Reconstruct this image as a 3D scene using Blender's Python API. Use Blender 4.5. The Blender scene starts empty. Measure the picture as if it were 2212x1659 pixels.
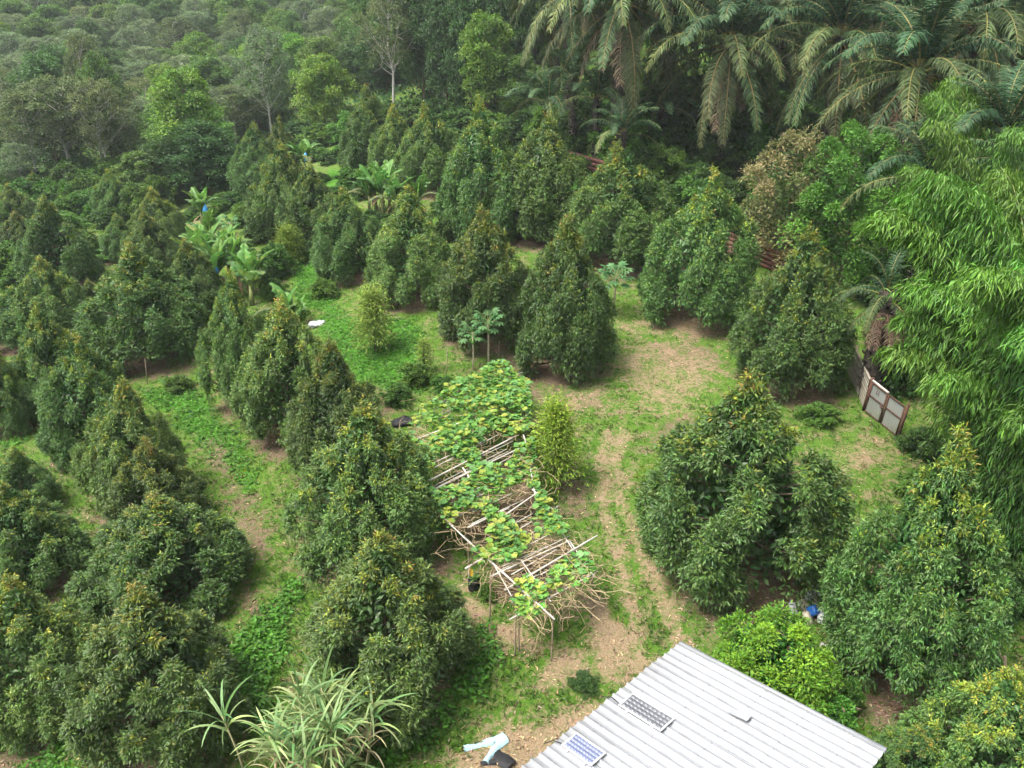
import bpy, math, random
import numpy as np
from mathutils import Vector, Matrix

# ------------------------------------------------------------------ camera, sky, sun, exposure
scene = bpy.context.scene
COL = scene.collection
CAM_Z, PITCH = 17.0, math.radians(22.0)
VW, VH, F = 2212.0, 1659.0, 1700.0          # picture units used for laying out
cam_d = bpy.data.cameras.new('camera')
cam = bpy.data.objects.new('camera', cam_d)
COL.objects.link(cam)
cam.location = (0, 0, CAM_Z)
cam.rotation_euler = (math.pi / 2 - PITCH, 0, 0)
cam_d.sensor_width = 36.0
cam_d.lens = 36.0 * F / VW
cam_d.clip_start, cam_d.clip_end = 0.1, 3000.0
scene.camera = cam

SUN_DIR = Vector((0.42, 0.20, -0.88)).normalized()      # direction the light travels
w = bpy.data.worlds.new('World')
scene.world = w
w.use_nodes = True
nt = w.node_tree
bg = nt.nodes['Background']
sky = nt.nodes.new('ShaderNodeTexSky')
sky.sky_type = 'NISHITA'
sky.sun_disc = False
sky.sun_elevation = math.asin(-SUN_DIR.z)
sky.sun_rotation = math.atan2(-SUN_DIR.x, -SUN_DIR.y)
sky.air_density, sky.dust_density, sky.ozone_density = 1.0, 4.0, 1.0
hs = nt.nodes.new('ShaderNodeHueSaturation')
hs.inputs['Saturation'].default_value = 0.25
nt.links.new(sky.outputs[0], hs.inputs['Color'])
nt.links.new(hs.outputs[0], bg.inputs['Color'])
bg.inputs['Strength'].default_value = 0.15
sd = bpy.data.lights.new('sun', 'SUN')
sd.energy, sd.angle, sd.color = 3.0, math.radians(28), (1.0, 0.95, 0.86)
so = bpy.data.objects.new('sun', sd)
COL.objects.link(so)
so.rotation_euler = SUN_DIR.to_track_quat('-Z', 'Y').to_euler()
so.location = (0, 0, 60)
scene.view_settings.view_transform = 'Standard'
scene.view_settings.look = 'None'
scene.view_settings.gamma = 1.0
scene.view_settings.use_curve_mapping = False
scene.view_settings.exposure = 1.38
scene.cycles.use_adaptive_sampling = True
scene.cycles.adaptive_threshold = 0.04
scene.cycles.adaptive_min_samples = 32
scene.cycles.max_bounces = 5
scene.cycles.diffuse_bounces = 3
scene.cycles.glossy_bounces = 1
scene.cycles.transmission_bounces = 2
scene.cycles.volume_bounces = 1
scene.cycles.use_denoising = True
scene.cycles.denoiser = 'OPENIMAGEDENOISE'
scene.cycles.denoising_input_passes = 'RGB_ALBEDO_NORMAL'

RNG = np.random.default_rng(7)
random.seed(5)

# ------------------------------------------------------------------ terrain function and picture <-> place helpers
def sstep(a, b, x):
    t = np.clip((np.asarray(x, float) - a) / (b - a), 0, 1)
    return t * t * (3 - 2 * t)

def softplus(x, k):
    x = np.asarray(x, float)
    return np.where(x > 6 * k, x, k * np.log1p(np.exp(np.clip(x, -60 * k, 6 * k) / k)))

def H(x, y):
    x = np.asarray(x, float); y = np.asarray(y, float)
    s = 0.065 + 0.095 * sstep(-38, -2, x)
    z = softplus(y - 16, 2.0) * s
    z = z - 0.0 * x
    z = z + 0.26 * softplus(y - 52, 3) * sstep(2, 12, x) * (1 - 0.75 * sstep(95, 140, y))
    z = z + 0.21 * softplus(y - 108, 8) * (1 - sstep(8, 40, x) * 0.6)
    z = np.where(z > 34, 34 + 12 * (1 - np.exp(-np.maximum(z - 34, 0) / 12)), z)
    # shallow terraces where the rows of the left half stand
    z = z - 0.35 * sstep(-3, -8, x) * sstep(60, 30, y) - 0.55 * sstep(-9, -14, x) * sstep(60, 30, y)
    z = z + 0.10 * np.sin(x * 0.9 + 1.3) * np.sin(y * 0.7) * 0.5 + 0.05 * np.sin(x * 2.1) * np.sin(y * 1.9 + .4)
    return z

cP, sP = math.cos(PITCH), math.sin(PITCH)
def ray(u, v):
    a = (u - VW / 2) / F; b = (VH / 2 - v) / F
    return np.array([a, cP + b * sP, -sP + b * cP])

def ground(u, v, up=0.0):
    d = ray(u, v)
    t = 6.0
    f = lambda t: CAM_Z + d[2] * t - float(H(d[0] * t, d[1] * t)) - up
    while f(t) > 0 and t < 420:
        t += 0.5
    a, b = t - 0.5, t
    for _ in range(24):
        m = (a + b) / 2
        if f(m) > 0: a = m
        else: b = m
    x, y = d[0] * b, d[1] * b
    return np.array([x, y, float(H(x, y)) + up])

def at_depth(u, v, y):
    d = ray(u, v); t = y / d[1]
    return np.array([d[0] * t, y, CAM_Z + d[2] * t])

def at_z(u, v, z):
    d = ray(u, v); t = (z - CAM_Z) / d[2]
    return np.array([d[0] * t, d[1] * t, z])

def project(x, y, z):
    dz = z - CAM_Z
    dep = y * cP - dz * sP
    return VW / 2 + F * x / dep, VH / 2 - F * (y * sP + dz * cP) / dep, dep

# ------------------------------------------------------------------ materials
def nodes_of(name):
    m = bpy.data.materials.new(name)
    m.use_nodes = True
    t = m.node_tree
    return m, t, t.nodes['Principled BSDF'], t.nodes['Material Output']

def foliage_mat(name, rough=0.42, spec=0.5, transl=0.25, vary=0.18):
    m, t, p, out = nodes_of(name)
    at = t.nodes.new('ShaderNodeAttribute'); at.attribute_name = 'Col'
    oi = t.nodes.new('ShaderNodeObjectInfo')
    mr = t.nodes.new('ShaderNodeMapRange')
    mr.inputs['To Min'].default_value = 1 - vary; mr.inputs['To Max'].default_value = 1 + vary
    t.links.new(oi.outputs['Random'], mr.inputs['Value'])
    mh = t.nodes.new('ShaderNodeMapRange')
    mul = t.nodes.new('ShaderNodeMath'); mul.operation = 'MULTIPLY'; mul.inputs[1].default_value = 7.31
    fr = t.nodes.new('ShaderNodeMath'); fr.operation = 'FRACT'
    t.links.new(oi.outputs['Random'], mul.inputs[0]); t.links.new(mul.outputs[0], fr.inputs[0])
    mh.inputs['To Min'].default_value = 0.482; mh.inputs['To Max'].default_value = 0.512
    t.links.new(fr.outputs[0], mh.inputs['Value'])
    h = t.nodes.new('ShaderNodeHueSaturation')
    t.links.new(at.outputs['Color'], h.inputs['Color'])
    t.links.new(mr.outputs[0], h.inputs['Value'])
    t.links.new(mh.outputs[0], h.inputs['Hue'])
    t.links.new(h.outputs[0], p.inputs['Base Color'])
    p.inputs['Roughness'].default_value = rough
    p.inputs['Specular IOR Level'].default_value = spec
    tr = t.nodes.new('ShaderNodeBsdfTranslucent')
    br = t.nodes.new('ShaderNodeHueSaturation'); br.inputs['Value'].default_value = 1.6
    t.links.new(h.outputs[0], br.inputs['Color'])
    t.links.new(br.outputs[0], tr.inputs['Color'])
    mx = t.nodes.new('ShaderNodeMixShader'); mx.inputs[0].default_value = transl
    t.links.new(p.outputs[0], mx.inputs[1]); t.links.new(tr.outputs[0], mx.inputs[2])
    t.links.new(mx.outputs[0], out.inputs['Surface'])
    return m

def plain_mat(name, col, rough=0.7, spec=0.3, metal=0.0, var=0.25, scale=6.0, col2=None, bump=0.0, vcol=False):
    m, t, p, out = nodes_of(name)
    tc = t.nodes.new('ShaderNodeTexCoord')
    n = t.nodes.new('ShaderNodeTexNoise'); n.inputs['Scale'].default_value = scale
    n.inputs['Detail'].default_value = 6; n.inputs['Roughness'].default_value = 0.65
    t.links.new(tc.outputs['Object'], n.inputs['Vector'])
    r = t.nodes.new('ShaderNodeValToRGB')
    c2 = col2 if col2 else tuple(c * (1 - var) for c in col)
    c1 = tuple(min(1, c * (1 + var * 0.6)) for c in col)
    r.color_ramp.elements[0].position = 0.3; r.color_ramp.elements[0].color = (*c2, 1)
    r.color_ramp.elements[1].position = 0.65; r.color_ramp.elements[1].color = (*c1, 1)
    t.links.new(n.outputs['Fac'], r.inputs[0])
    src = r.outputs[0]
    if vcol:
        at = t.nodes.new('ShaderNodeAttribute'); at.attribute_name = 'Col'
        mm = t.nodes.new('ShaderNodeMix'); mm.data_type = 'RGBA'; mm.blend_type = 'MULTIPLY'
        mm.inputs[0].default_value = 1.0
        t.links.new(src, mm.inputs[6]); t.links.new(at.outputs['Color'], mm.inputs[7])
        src = mm.outputs[2]
    t.links.new(src, p.inputs['Base Color'])
    p.inputs['Roughness'].default_value = rough
    p.inputs['Specular IOR Level'].default_value = spec
    p.inputs['Metallic'].default_value = metal
    if bump:
        b = t.nodes.new('ShaderNodeBump'); b.inputs['Strength'].default_value = bump; b.inputs['Distance'].default_value = 0.02
        t.links.new(n.outputs['Fac'], b.inputs['Height']); t.links.new(b.outputs[0], p.inputs['Normal'])
    return m

M = {}
M['leaf'] = foliage_mat('glossy_leaf', 0.48, 0.38, 0.22, 0.26)
M['matte_leaf'] = foliage_mat('matte_leaf', 0.6, 0.3, 0.3)
M['palm_leaf'] = foliage_mat('palm_leaflet', 0.55, 0.18, 0.1, 0.2)
M['bamboo_leaf'] = foliage_mat('bamboo_leaf', 0.5, 0.35, 0.16, 0.12)
M['broad_leaf'] = foliage_mat('banana_blade', 0.5, 0.3, 0.3, 0.15)
M['bark'] = plain_mat('bark', (0.13, 0.095, 0.07), 0.9, 0.1, 0, 0.45, 9, bump=0.6)
M['pale_bark'] = plain_mat('pale_bark', (0.42, 0.40, 0.36), 0.85, 0.1, 0, 0.35, 5, bump=0.4)
M['palm_bark'] = plain_mat('palm_bark', (0.05, 0.042, 0.035), 0.95, 0.05, 0, 0.5, 8, bump=0.9)
M['bamboo_culm'] = plain_mat('bamboo_culm', (0.16, 0.20, 0.06), 0.5, 0.4, 0, 0.3, 4)
M['dry_pole'] = plain_mat('dry_pole', (0.40, 0.375, 0.335), 0.75, 0.2, 0, 0.3, 7)
M['dry_vine'] = plain_mat('dry_vine', (0.34, 0.26, 0.16), 0.9, 0.1, 0, 0.4, 3)
M['roof'] = None
M['rust'] = plain_mat('rusty_sheet', (0.13, 0.055, 0.040), 0.8, 0.2, 0.1, 0.5, 3, col2=(0.055, 0.032, 0.03), bump=0.3)
M['rust_frame'] = plain_mat('rusty_frame', (0.085, 0.042, 0.03), 0.8, 0.2, 0.1, 0.4, 12)
M['alum'] = plain_mat('aluminium_frame', (0.78, 0.79, 0.80), 0.4, 0.5, 0.2, 0.08, 4)
M['blue_plastic'] = plain_mat('blue_plastic', (0.02, 0.12, 0.42), 0.4, 0.5, 0, 0.15, 5)
M['blue_film'] = plain_mat('blue_film', (0.05, 0.33, 0.75), 0.4, 0.5, 0, 0.2, 5)
M['white_plastic'] = plain_mat('white_plastic', (0.42, 0.43, 0.44), 0.45, 0.4, 0, 0.18, 5)
M['cream_plastic'] = plain_mat('cream_plastic', (0.36, 0.33, 0.25), 0.5, 0.4, 0, 0.2, 5)
M['black_cloth'] = plain_mat('black_cloth', (0.012, 0.012, 0.014), 0.7, 0.3, 0, 0.4, 9)
M['pale_cloth'] = plain_mat('pale_cloth', (0.27, 0.43, 0.47), 0.9, 0.1, 0, 0.15, 6)
M['block'] = plain_mat('concrete_block', (0.30, 0.29, 0.28), 0.95, 0.1, 0, 0.25, 12, bump=0.3)
M['timber'] = plain_mat('weathered_timber', (0.22, 0.17, 0.12), 0.85, 0.15, 0, 0.35, 6)
M['backing'] = plain_mat('panel_backing', (0.20, 0.21, 0.24), 0.5, 0.3, 0, 0.1, 4)
M['fruit'] = plain_mat('papaya_fruit', (0.10, 0.22, 0.04), 0.5, 0.4, 0, 0.2, 4)

def tin_mat(name, base, stain, grime):
    """painted or zinc sheet: streaks of grime that run down, patches of dirt"""
    m, t, p, out = nodes_of(name)
    tc = t.nodes.new('ShaderNodeTexCoord')
    mp = t.nodes.new('ShaderNodeMapping'); mp.inputs['Scale'].default_value = (0.5, 7, 3)
    t.links.new(tc.outputs['Object'], mp.inputs[0])
    n = t.nodes.new('ShaderNodeTexNoise'); n.inputs['Scale'].default_value = 1.2; n.inputs['Detail'].default_value = 7
    t.links.new(mp.outputs[0], n.inputs['Vector'])
    n2 = t.nodes.new('ShaderNodeTexNoise'); n2.inputs['Scale'].default_value = 1.7; n2.inputs['Detail'].default_value = 8
    t.links.new(tc.outputs['Object'], n2.inputs['Vector'])
    r = t.nodes.new('ShaderNodeValToRGB')
    r.color_ramp.elements[0].position = 0.56; r.color_ramp.elements[0].color = (0, 0, 0, 1)
    r.color_ramp.elements[1].position = 0.80; r.color_ramp.elements[1].color = (1, 1, 1, 1)
    mu = t.nodes.new('ShaderNodeMath'); mu.operation = 'MULTIPLY_ADD'; mu.inputs[1].default_value = 0.5
    t.links.new(n.outputs['Fac'], mu.inputs[0])
    mm = t.nodes.new('ShaderNodeMath'); mm.operation = 'MULTIPLY'; mm.inputs[1].default_value = 0.55
    t.links.new(n2.outputs['Fac'], mm.inputs[0]); t.links.new(mm.outputs[0], mu.inputs[2])
    t.links.new(mu.outputs[0], r.inputs[0])
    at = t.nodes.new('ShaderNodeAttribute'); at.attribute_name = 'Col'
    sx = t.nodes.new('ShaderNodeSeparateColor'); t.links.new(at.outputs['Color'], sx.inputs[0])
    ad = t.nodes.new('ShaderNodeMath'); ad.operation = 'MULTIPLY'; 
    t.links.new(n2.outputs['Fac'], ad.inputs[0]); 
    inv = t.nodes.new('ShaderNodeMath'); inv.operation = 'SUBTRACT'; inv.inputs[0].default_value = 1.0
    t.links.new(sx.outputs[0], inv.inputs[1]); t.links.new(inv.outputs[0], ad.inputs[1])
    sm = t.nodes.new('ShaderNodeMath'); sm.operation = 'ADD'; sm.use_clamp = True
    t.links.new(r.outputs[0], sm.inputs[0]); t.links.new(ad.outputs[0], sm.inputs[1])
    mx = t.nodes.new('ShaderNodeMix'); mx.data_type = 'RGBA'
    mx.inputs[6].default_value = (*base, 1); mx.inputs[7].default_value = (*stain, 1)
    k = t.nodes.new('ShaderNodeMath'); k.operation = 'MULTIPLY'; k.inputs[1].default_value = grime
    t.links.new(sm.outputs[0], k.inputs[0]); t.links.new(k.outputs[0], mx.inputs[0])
    t.links.new(mx.outputs[2], p.inputs['Base Color'])
    p.inputs['Roughness'].default_value = 0.45; p.inputs['Specular IOR Level'].default_value = 0.4
    return m
M['roof'] = tin_mat('zinc_roof', (0.222, 0.232, 0.246), (0.08, 0.078, 0.08), 1.0)
M['gate_sheet'] = tin_mat('gate_sheet', (0.18, 0.19, 0.18), (0.10, 0.10, 0.04), 1.0)
M['fence_sheet'] = tin_mat('fence_sheet', (0.30, 0.27, 0.22), (0.16, 0.14, 0.06), 0.9)
M['grey_sheet'] = tin_mat('grey_sheet', (0.26, 0.30, 0.29), (0.14, 0.16, 0.10), 0.8)

# ------------------------------------------------------------------ geometry collector
def nrm(a):
    return a / np.maximum(np.linalg.norm(a, axis=-1, keepdims=True), 1e-9)

class Geo:
    def __init__(self):
        self.V, self.T, self.C, self.n = [], [], [], 0
    def add(self, V, T, C):
        V = np.asarray(V, float); T = np.asarray(T, int)
        C = np.asarray(C, float)
        if C.ndim == 1: C = np.tile(C, (len(V), 1))
        self.V.append(V); self.T.append(T + self.n); self.C.append(C); self.n += len(V)
    def leaves(self, P, D, N, L, W, C, fold=0.18, droop=0.12):
        P = np.asarray(P, float); n = len(P)
        if n == 0: return
        D = nrm(D); S = nrm(np.cross(D, N)); U = np.cross(S, D)
        L = np.broadcast_to(np.asarray(L, float), (n,))[:, None]; W = np.broadcast_to(np.asarray(W, float), (n,))[:, None]
        mid = P + D * L * 0.42
        v = np.stack([P, mid + S * W / 2 + U * W * fold, P + D * L - U * L * droop, mid - S * W / 2 + U * W * fold], 1)
        b = np.arange(n)[:, None] * 4
        t = np.concatenate([b + [0, 1, 2], b + [0, 2, 3]], 0)
        C = np.broadcast_to(np.asarray(C, float), (n, 3))
        self.add(v.reshape(-1, 3), t, np.repeat(C, 4, 0))
    def strips(self, P, D, N, L, W, C, seg=3, droop=0.5):
        """long narrow blades that bend down"""
        P = np.asarray(P, float); n = len(P)
        D = nrm(D); S = nrm(np.cross(D, N))
        L = np.broadcast_to(np.asarray(L, float), (n,)); W = np.broadcast_to(np.asarray(W, float), (n,))
        dr = np.broadcast_to(np.asarray(droop, float), (n,))
        pts = [P]; d = D.copy(); p = P.copy()
        for k in range(seg):
            p = p + d * (L / seg)[:, None]
            pts.append(p)
            d = nrm(d + np.array([0, 0, -1.0]) * (dr / seg)[:, None])
        wk = [0.6] + [1.0 - 0.75 * (k / seg) ** 2 for k in range(1, seg)]
        vs = []
        for k in range(seg):
            vs += [pts[k] + S * (W * wk[k] / 2)[:, None], pts[k] - S * (W * wk[k] / 2)[:, None]]
        vs.append(pts[seg])
        m = 2 * seg + 1
        v = np.stack(vs, 1)
        b = np.arange(n)[:, None] * m
        tt = []
        for k in range(seg - 1):
            a = 2 * k
            tt += [b + [a, a + 2, a + 3], b + [a, a + 3, a + 1]]
        a = 2 * (seg - 1)
        tt.append(b + [a, a + 2, a + 1])
        C = np.broadcast_to(np.asarray(C, float), (n, 3))
        self.add(v.reshape(-1, 3), np.concatenate(tt, 0), np.repeat(C, m, 0))
    def tube(self, pts, rad, sides=6, C=(1, 1, 1), cap=True):
        pts = np.asarray(pts, float); k = len(pts)
        rad = np.broadcast_to(np.asarray(rad, float), (k,))
        tan = nrm(np.gradient(pts, axis=0))
        ref = np.array([0, 0, 1.0]) if abs(tan[0][2]) < 0.9 else np.array([1.0, 0, 0])
        s = nrm(np.cross(tan, ref)); u = np.cross(s, tan)
        a = np.arange(sides) * 2 * math.pi / sides
        v = (pts[:, None] + rad[:, None, None] * (np.cos(a)[None, :, None] * s[:, None] + np.sin(a)[None, :, None] * u[:, None])).reshape(-1, 3)
        t = []
        for i in range(k - 1):
            for j in range(sides):
                p, q = i * sides + j, i * sides + (j + 1) % sides
                t += [(p, q, q + sides), (p, q + sides, p + sides)]
        if cap:
            for e in (0, (k - 1) * sides):
                for j in range(1, sides - 1):
                    t.append((e, e + j, e + j + 1) if e else (e, e + j + 1, e + j))
        self.add(v, t, C)
    def box(self, c, s, C=(1, 1, 1), R=None):
        c = np.asarray(c, float); s = np.asarray(s, float) / 2
        v = np.array([[x, y, z] for x in (-1, 1) for y in (-1, 1) for z in (-1, 1)]) * s
        if R is not None: v = v @ np.asarray(R).T
        q = [(0, 1, 3, 2), (4, 6, 7, 5), (0, 4, 5, 1), (2, 3, 7, 6), (0, 2, 6, 4), (1, 5, 7, 3)]
        t = []
        for a, b, cc, d in q: t += [(a, b, cc), (a, cc, d)]
        self.add(v + c, t, C)
    def grid(self, V, C=(1, 1, 1)):
        V = np.asarray(V, float); a, b = V.shape[:2]
        i = np.arange(a - 1)[:, None] * b + np.arange(b - 1)[None]
        i = i.reshape(-1, 1)
        t = np.concatenate([i + [0, b, b + 1], i + [0, b + 1, 1]], 0)
        self.add(V.reshape(-1, 3), t, C if np.ndim(C) == 1 else np.asarray(C).reshape(-1, 3))
    def blob(self, c, r, C=(1, 1, 1), nu=10, nv=6, lump=0.0, seed=0, sq=1.0):
        rg = np.random.default_rng(seed)
        th = np.linspace(0, math.pi, nv + 1)[:, None]; ph = np.linspace(0, 2 * math.pi, nu + 1)[None]
        f = lambda x: np.sign(x) * np.abs(x) ** sq
        rr = 1 + lump * rg.normal(size=(nv + 1, nu + 1)); rr[:, -1] = rr[:, 0]; rr[0] = rr[0, 0]; rr[-1] = rr[-1, 0]
        x = f(np.sin(th) * np.cos(ph)) * rr; y = f(np.sin(th) * np.sin(ph)) * rr; z = f(np.cos(th) * np.ones_like(ph)) * rr
        self.grid(np.stack([x, y, z], -1) * np.asarray(r, float) + np.asarray(c, float), C)
    def mesh(self, name, mat, smooth=False):
        V = np.concatenate(self.V); T = np.concatenate(self.T); C = np.concatenate(self.C)
        me = bpy.data.meshes.new(name)
        me.vertices.add(len(V)); me.loops.add(len(T) * 3); me.polygons.add(len(T))
        me.vertices.foreach_set('co', V.astype(np.float32).ravel())
        me.loops.foreach_set('vertex_index', T.astype(np.int32).ravel())
        me.polygons.foreach_set('loop_start', (np.arange(len(T)) * 3).astype(np.int32))
        try: me.polygons.foreach_set('loop_total', np.full(len(T), 3, np.int32))
        except Exception: pass
        a = me.attributes.new('Col', 'FLOAT_COLOR', 'POINT')
        a.data.foreach_set('color', np.concatenate([C, np.ones((len(C), 1))], 1).astype(np.float32).ravel())
        me.materials.append(mat)
        me.update(calc_edges=True)
        if smooth: me.polygons.foreach_set('use_smooth', np.ones(len(T), bool))
        return me

def link(name, me, parent=None, loc=(0, 0, 0), rot=(0, 0, 0), scale=(1, 1, 1), kind=None, label=None):
    o = bpy.data.objects.new(name, me)
    COL.objects.link(o)
    o.location = loc; o.rotation_euler = rot; o.scale = scale
    if parent is not None: o.parent = parent
    if kind: o['kind'] = kind
    if label: o['label'] = label
    return o

def tag(o, label, cat, group=None):
    o['label'] = label; o['category'] = cat
    if group: o['group'] = group
    return o

def thing(name, label, cat, loc=(0, 0, 0), rot=(0, 0, 0), scale=(1, 1, 1), group=None):
    return tag(link(name, None, None, loc, rot, scale), label, cat, group)

def jit(C, n, rg, v=0.2, hue=0.1):
    C = np.asarray(C, float)
    k = 1 + v * rg.normal(size=(n, 1))
    h = 1 + hue * rg.normal(size=(n, 3))
    return np.clip(C * np.clip(k, 0.35, 2) * np.clip(h, .6, 1.5), 0.003, 0.9)

# ------------------------------------------------------------------ layout lists in picture units (turned into places on the terrain)
# durian trees: apex u, apex v, lowest visible crown v, width, kind, label
GROUP_D = 'durian trees planted in rows over the orchard'
DUR = [
 (-25, 735, 930, 150, 2, 'durian tree mostly outside the left edge below the bright tipped one'),
 (30, 455, 560, 100, 6, 'small durian tree at the left edge above the pale track'),
 (190, 600, 690, 80, 5, 'small dark durian tree squeezed left of the wide round topped one'),
 (1640, 808, 1312, 440, 0, 'big full durian tree beside the grassy track, left of the bamboo and the metal gate'),
 (2068, 922, 1530, 372, 4, 'durian tree with open lower boughs standing behind the heap of plastic cans'),
 (1745, 490, 858, 265, 2, 'durian tree standing in front of the wooden fence at the gate'),
 (1532, 360, 712, 215, 3, 'tall pointed durian tree between two pieces of rusty sheet fence'),
 (1355, 300, 590, 215, 4, 'broad durian tree just right of the far rusty sheet fence'),
 (1180, 245, 530, 205, 5, 'dark durian tree with orange tip beside the far dirt path'),
 (1228, 460, 818, 240, 6, 'tall durian tree right of the two papayas, skirt down to the brown litter'),
 (1045, 440, 752, 205, 7, 'narrow durian tree with a bright yellow tip behind the papayas'),
 (1040, 215, 520, 180, 2, 'durian tree left of the far dirt path, below the white trunk'),
 (930, 220, 420, 140, 3, 'far durian tree below the leaning pair of brown trunks'),
 (850, 226, 390, 110, 4, 'narrow far durian tree, third from the right in the back row'),
 (790, 182, 380, 125, 5, 'far durian tree with two tips at the left end of the back row'),
 (880, 400, 660, 180, 1, 'durian tree right in front of the big banana clump'),
 (745, 405, 610, 145, 0, 'rounded durian tree left of the big banana clump'),
 (540, 262, 420, 115, 6, 'brownish tipped durian tree at the edge of the dark wood, left of a lone banana'),
 (596, 248, 400, 75, 7, 'slim durian tip rising just left of the far lone banana'),
 (595, 305, 510, 135, 2, 'durian tree below the slim tip, left of the far lone banana'),
 (662, 352, 530, 140, 5, 'durian tree directly below the far lone banana'),
 (325, 405, 540, 110, 4, 'durian tree left of the banana with the bright blue bag'),
 (310, 452, 590, 115, 3, 'smaller durian tree in front, below and left of the blue bagged banana'),
 (92, 420, 620, 150, 1, 'grey green durian tree near the left edge above the pale track'),
 (72, 372, 450, 75, 7, 'small yellowish durian tree near the left edge beside the pale wood'),
 (145, 510, 600, 95, 6, 'small round durian tree beside the pale earth at far left'),
 (235, 365, 480, 90, 0, 'small durian tree in front of the tall brown trunk at left'),
 (245, 458, 560, 80, 5, 'small durian tree between the grey green tree and the banana row'),
 (285, 520, 790, 235, 0, 'wide round topped durian tree with its trunk showing in the shade at left'),
 (398, 516, 690, 125, 4, 'slender durian tree beside the ragged bananas, behind the round topped tree'),
 (490, 585, 885, 175, 5, 'durian tree in front of the ragged bananas, blue bag by its tip'),
 (600, 640, 965, 235, 6, 'durian tree left of the white sack on the green slope'),
 (712, 735, 1055, 235, 7, 'yellow topped durian tree directly below the white sack'),
 (770, 872, 1260, 335, 2, 'large durian tree left of the pumpkin trellis, left of the black net'),
 (815, 1160, 1560, 395, 1, 'large olive topped durian tree behind the tall cane clump'),
 (85, 655, 905, 190, 7, 'durian tree with bright tip at the left edge, third tree up'),
 (150, 720, 995, 225, 3, 'durian tree on the left edge slope, orange crown, right of the bright tipped one'),
 (245, 810, 1115, 235, 5, 'durian tree with pointed tip on the left bank of the grass strip, upper one'),
 (310, 945, 1175, 230, 4, 'low durian tree with pointed tip on the left bank of the grass strip, middle one'),
 (325, 1065, 1340, 360, 6, 'wide durian tree with a bare branch showing, on the left bank of the grass strip'),
 (295, 1270, 1665, 410, 0, 'largest durian tree in the bottom left corner, orange tipped shoots'),
 (15, 1040, 1290, 270, 2, 'durian tree cut by the left edge, above the bottom left pair'),
 (20, 1250, 1590, 330, 3, 'durian tree cut by the left edge next to the largest bottom left tree'),
 (25, 960, 1110, 150, 1, 'grey green small durian tree cut by the left edge'),
 (82, 555, 730, 140, 4, 'durian tree below the pale earth patch at the left edge'),
 (20, 620, 750, 150, 5, 'dull durian tree cut by the left edge below the pale track'),
 (2185, 1448, 1790, 330, 7, 'yellowish durian tree in the bottom right corner'),
 (2000, 1555, 1760, 230, 1, 'low dark durian tree right of the shed roof corner'),
 (1075, 372, 520, 90, 1, 'half hidden durian tip in front of the dark orange tipped tree'),
 (20, 395, 500, 90, 3, 'brown green small tree cut by the left edge under the pale wood'),
]
def solve_tree(u, v, vb, wd, under=0.3):
    nad = VH / 2 + F / math.tan(PITCH)
    bu = u + (VW / 2 - u) * (vb - v) / (nad - v)
    p = ground(bu, vb, under)
    dist = math.hypot(p[0], p[1]); dep = project(*p)[2]
    r = wd / 2 * dep / F
    k = 1 + r * 0.7 / dist
    x, y = p[0] * k, p[1] * k
    for _ in range(4):
        z0 = float(H(x, y)); lo, hi = z0 + 0.2, z0 + 30
        for _ in range(30):
            m = (lo + hi) / 2
            if project(x, y, m)[1] > v: lo = m
            else: hi = m
        uu, vv, dd = project(x, y, hi)
        x += (u - uu) * dd / F
    z0 = float(H(x, y))
    r = wd / 2 * project(x, y, z0 + (hi - z0) * .35)[2] / F
    return x, y, z0, hi - z0, r
DUR_P = [solve_tree(d[0], d[1], d[2], d[3] * (1.17 if d[2] < 800 else .95 if d[0] < 560 else 1.03)) for d in DUR]

# ground patches in picture units: polygons -> world polygons
def gp(pts): return np.array([ground(*p)[:2] for p in pts])
STRAW = [
 [(1345, 745), (1470, 735), (1560, 775), (1540, 850), (1470, 905), (1380, 880), (1310, 800)],
 [(1190, 850), (1330, 840), (1340, 880), (1250, 895), (1180, 890)],
 [(960, 1245), (1010, 1250), (1060, 1320), (1180, 1390), (1175, 1425), (1090, 1415), (1010, 1330)],
 [(1290, 1290), (1330, 1330), (1420, 1440), (1330, 1480), (1290, 1470), (1270, 1400)],
 [(1010, 1590), (1120, 1560), (1240, 1540), (1300, 1490), (1330, 1520), (1120, 1700), (980, 1660)],
 [(1230, 1400), (1290, 1470), (1180, 1480), (1150, 1440)],
 [(1770, 960), (1930, 950), (1960, 1010), (1850, 1050), (1760, 1020)],
 [(1540, 650), (1590, 690), (1560, 740), (1330, 720), (1330, 690)],
 [(-80, 570), (50, 555), (70, 590), (-80, 625)], [(385, 455), (440, 455), (430, 490), (385, 490)], [(170, 510), (215, 505), (200, 590), (160, 570)],
 [(1095, 285), (1120, 270), (1135, 280), (1112, 300), (1110, 330), (1096, 325)],
]
TRACKS = [([(1400, 1470), (1370, 1340), (1345, 1240), (1308, 1110), (1300, 1000), (1310, 930)], 0.34),
          ([(1475, 1400), (1425, 1270), (1380, 1180), (1345, 1090), (1330, 1000), (1345, 930)], 0.34)]
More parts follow.
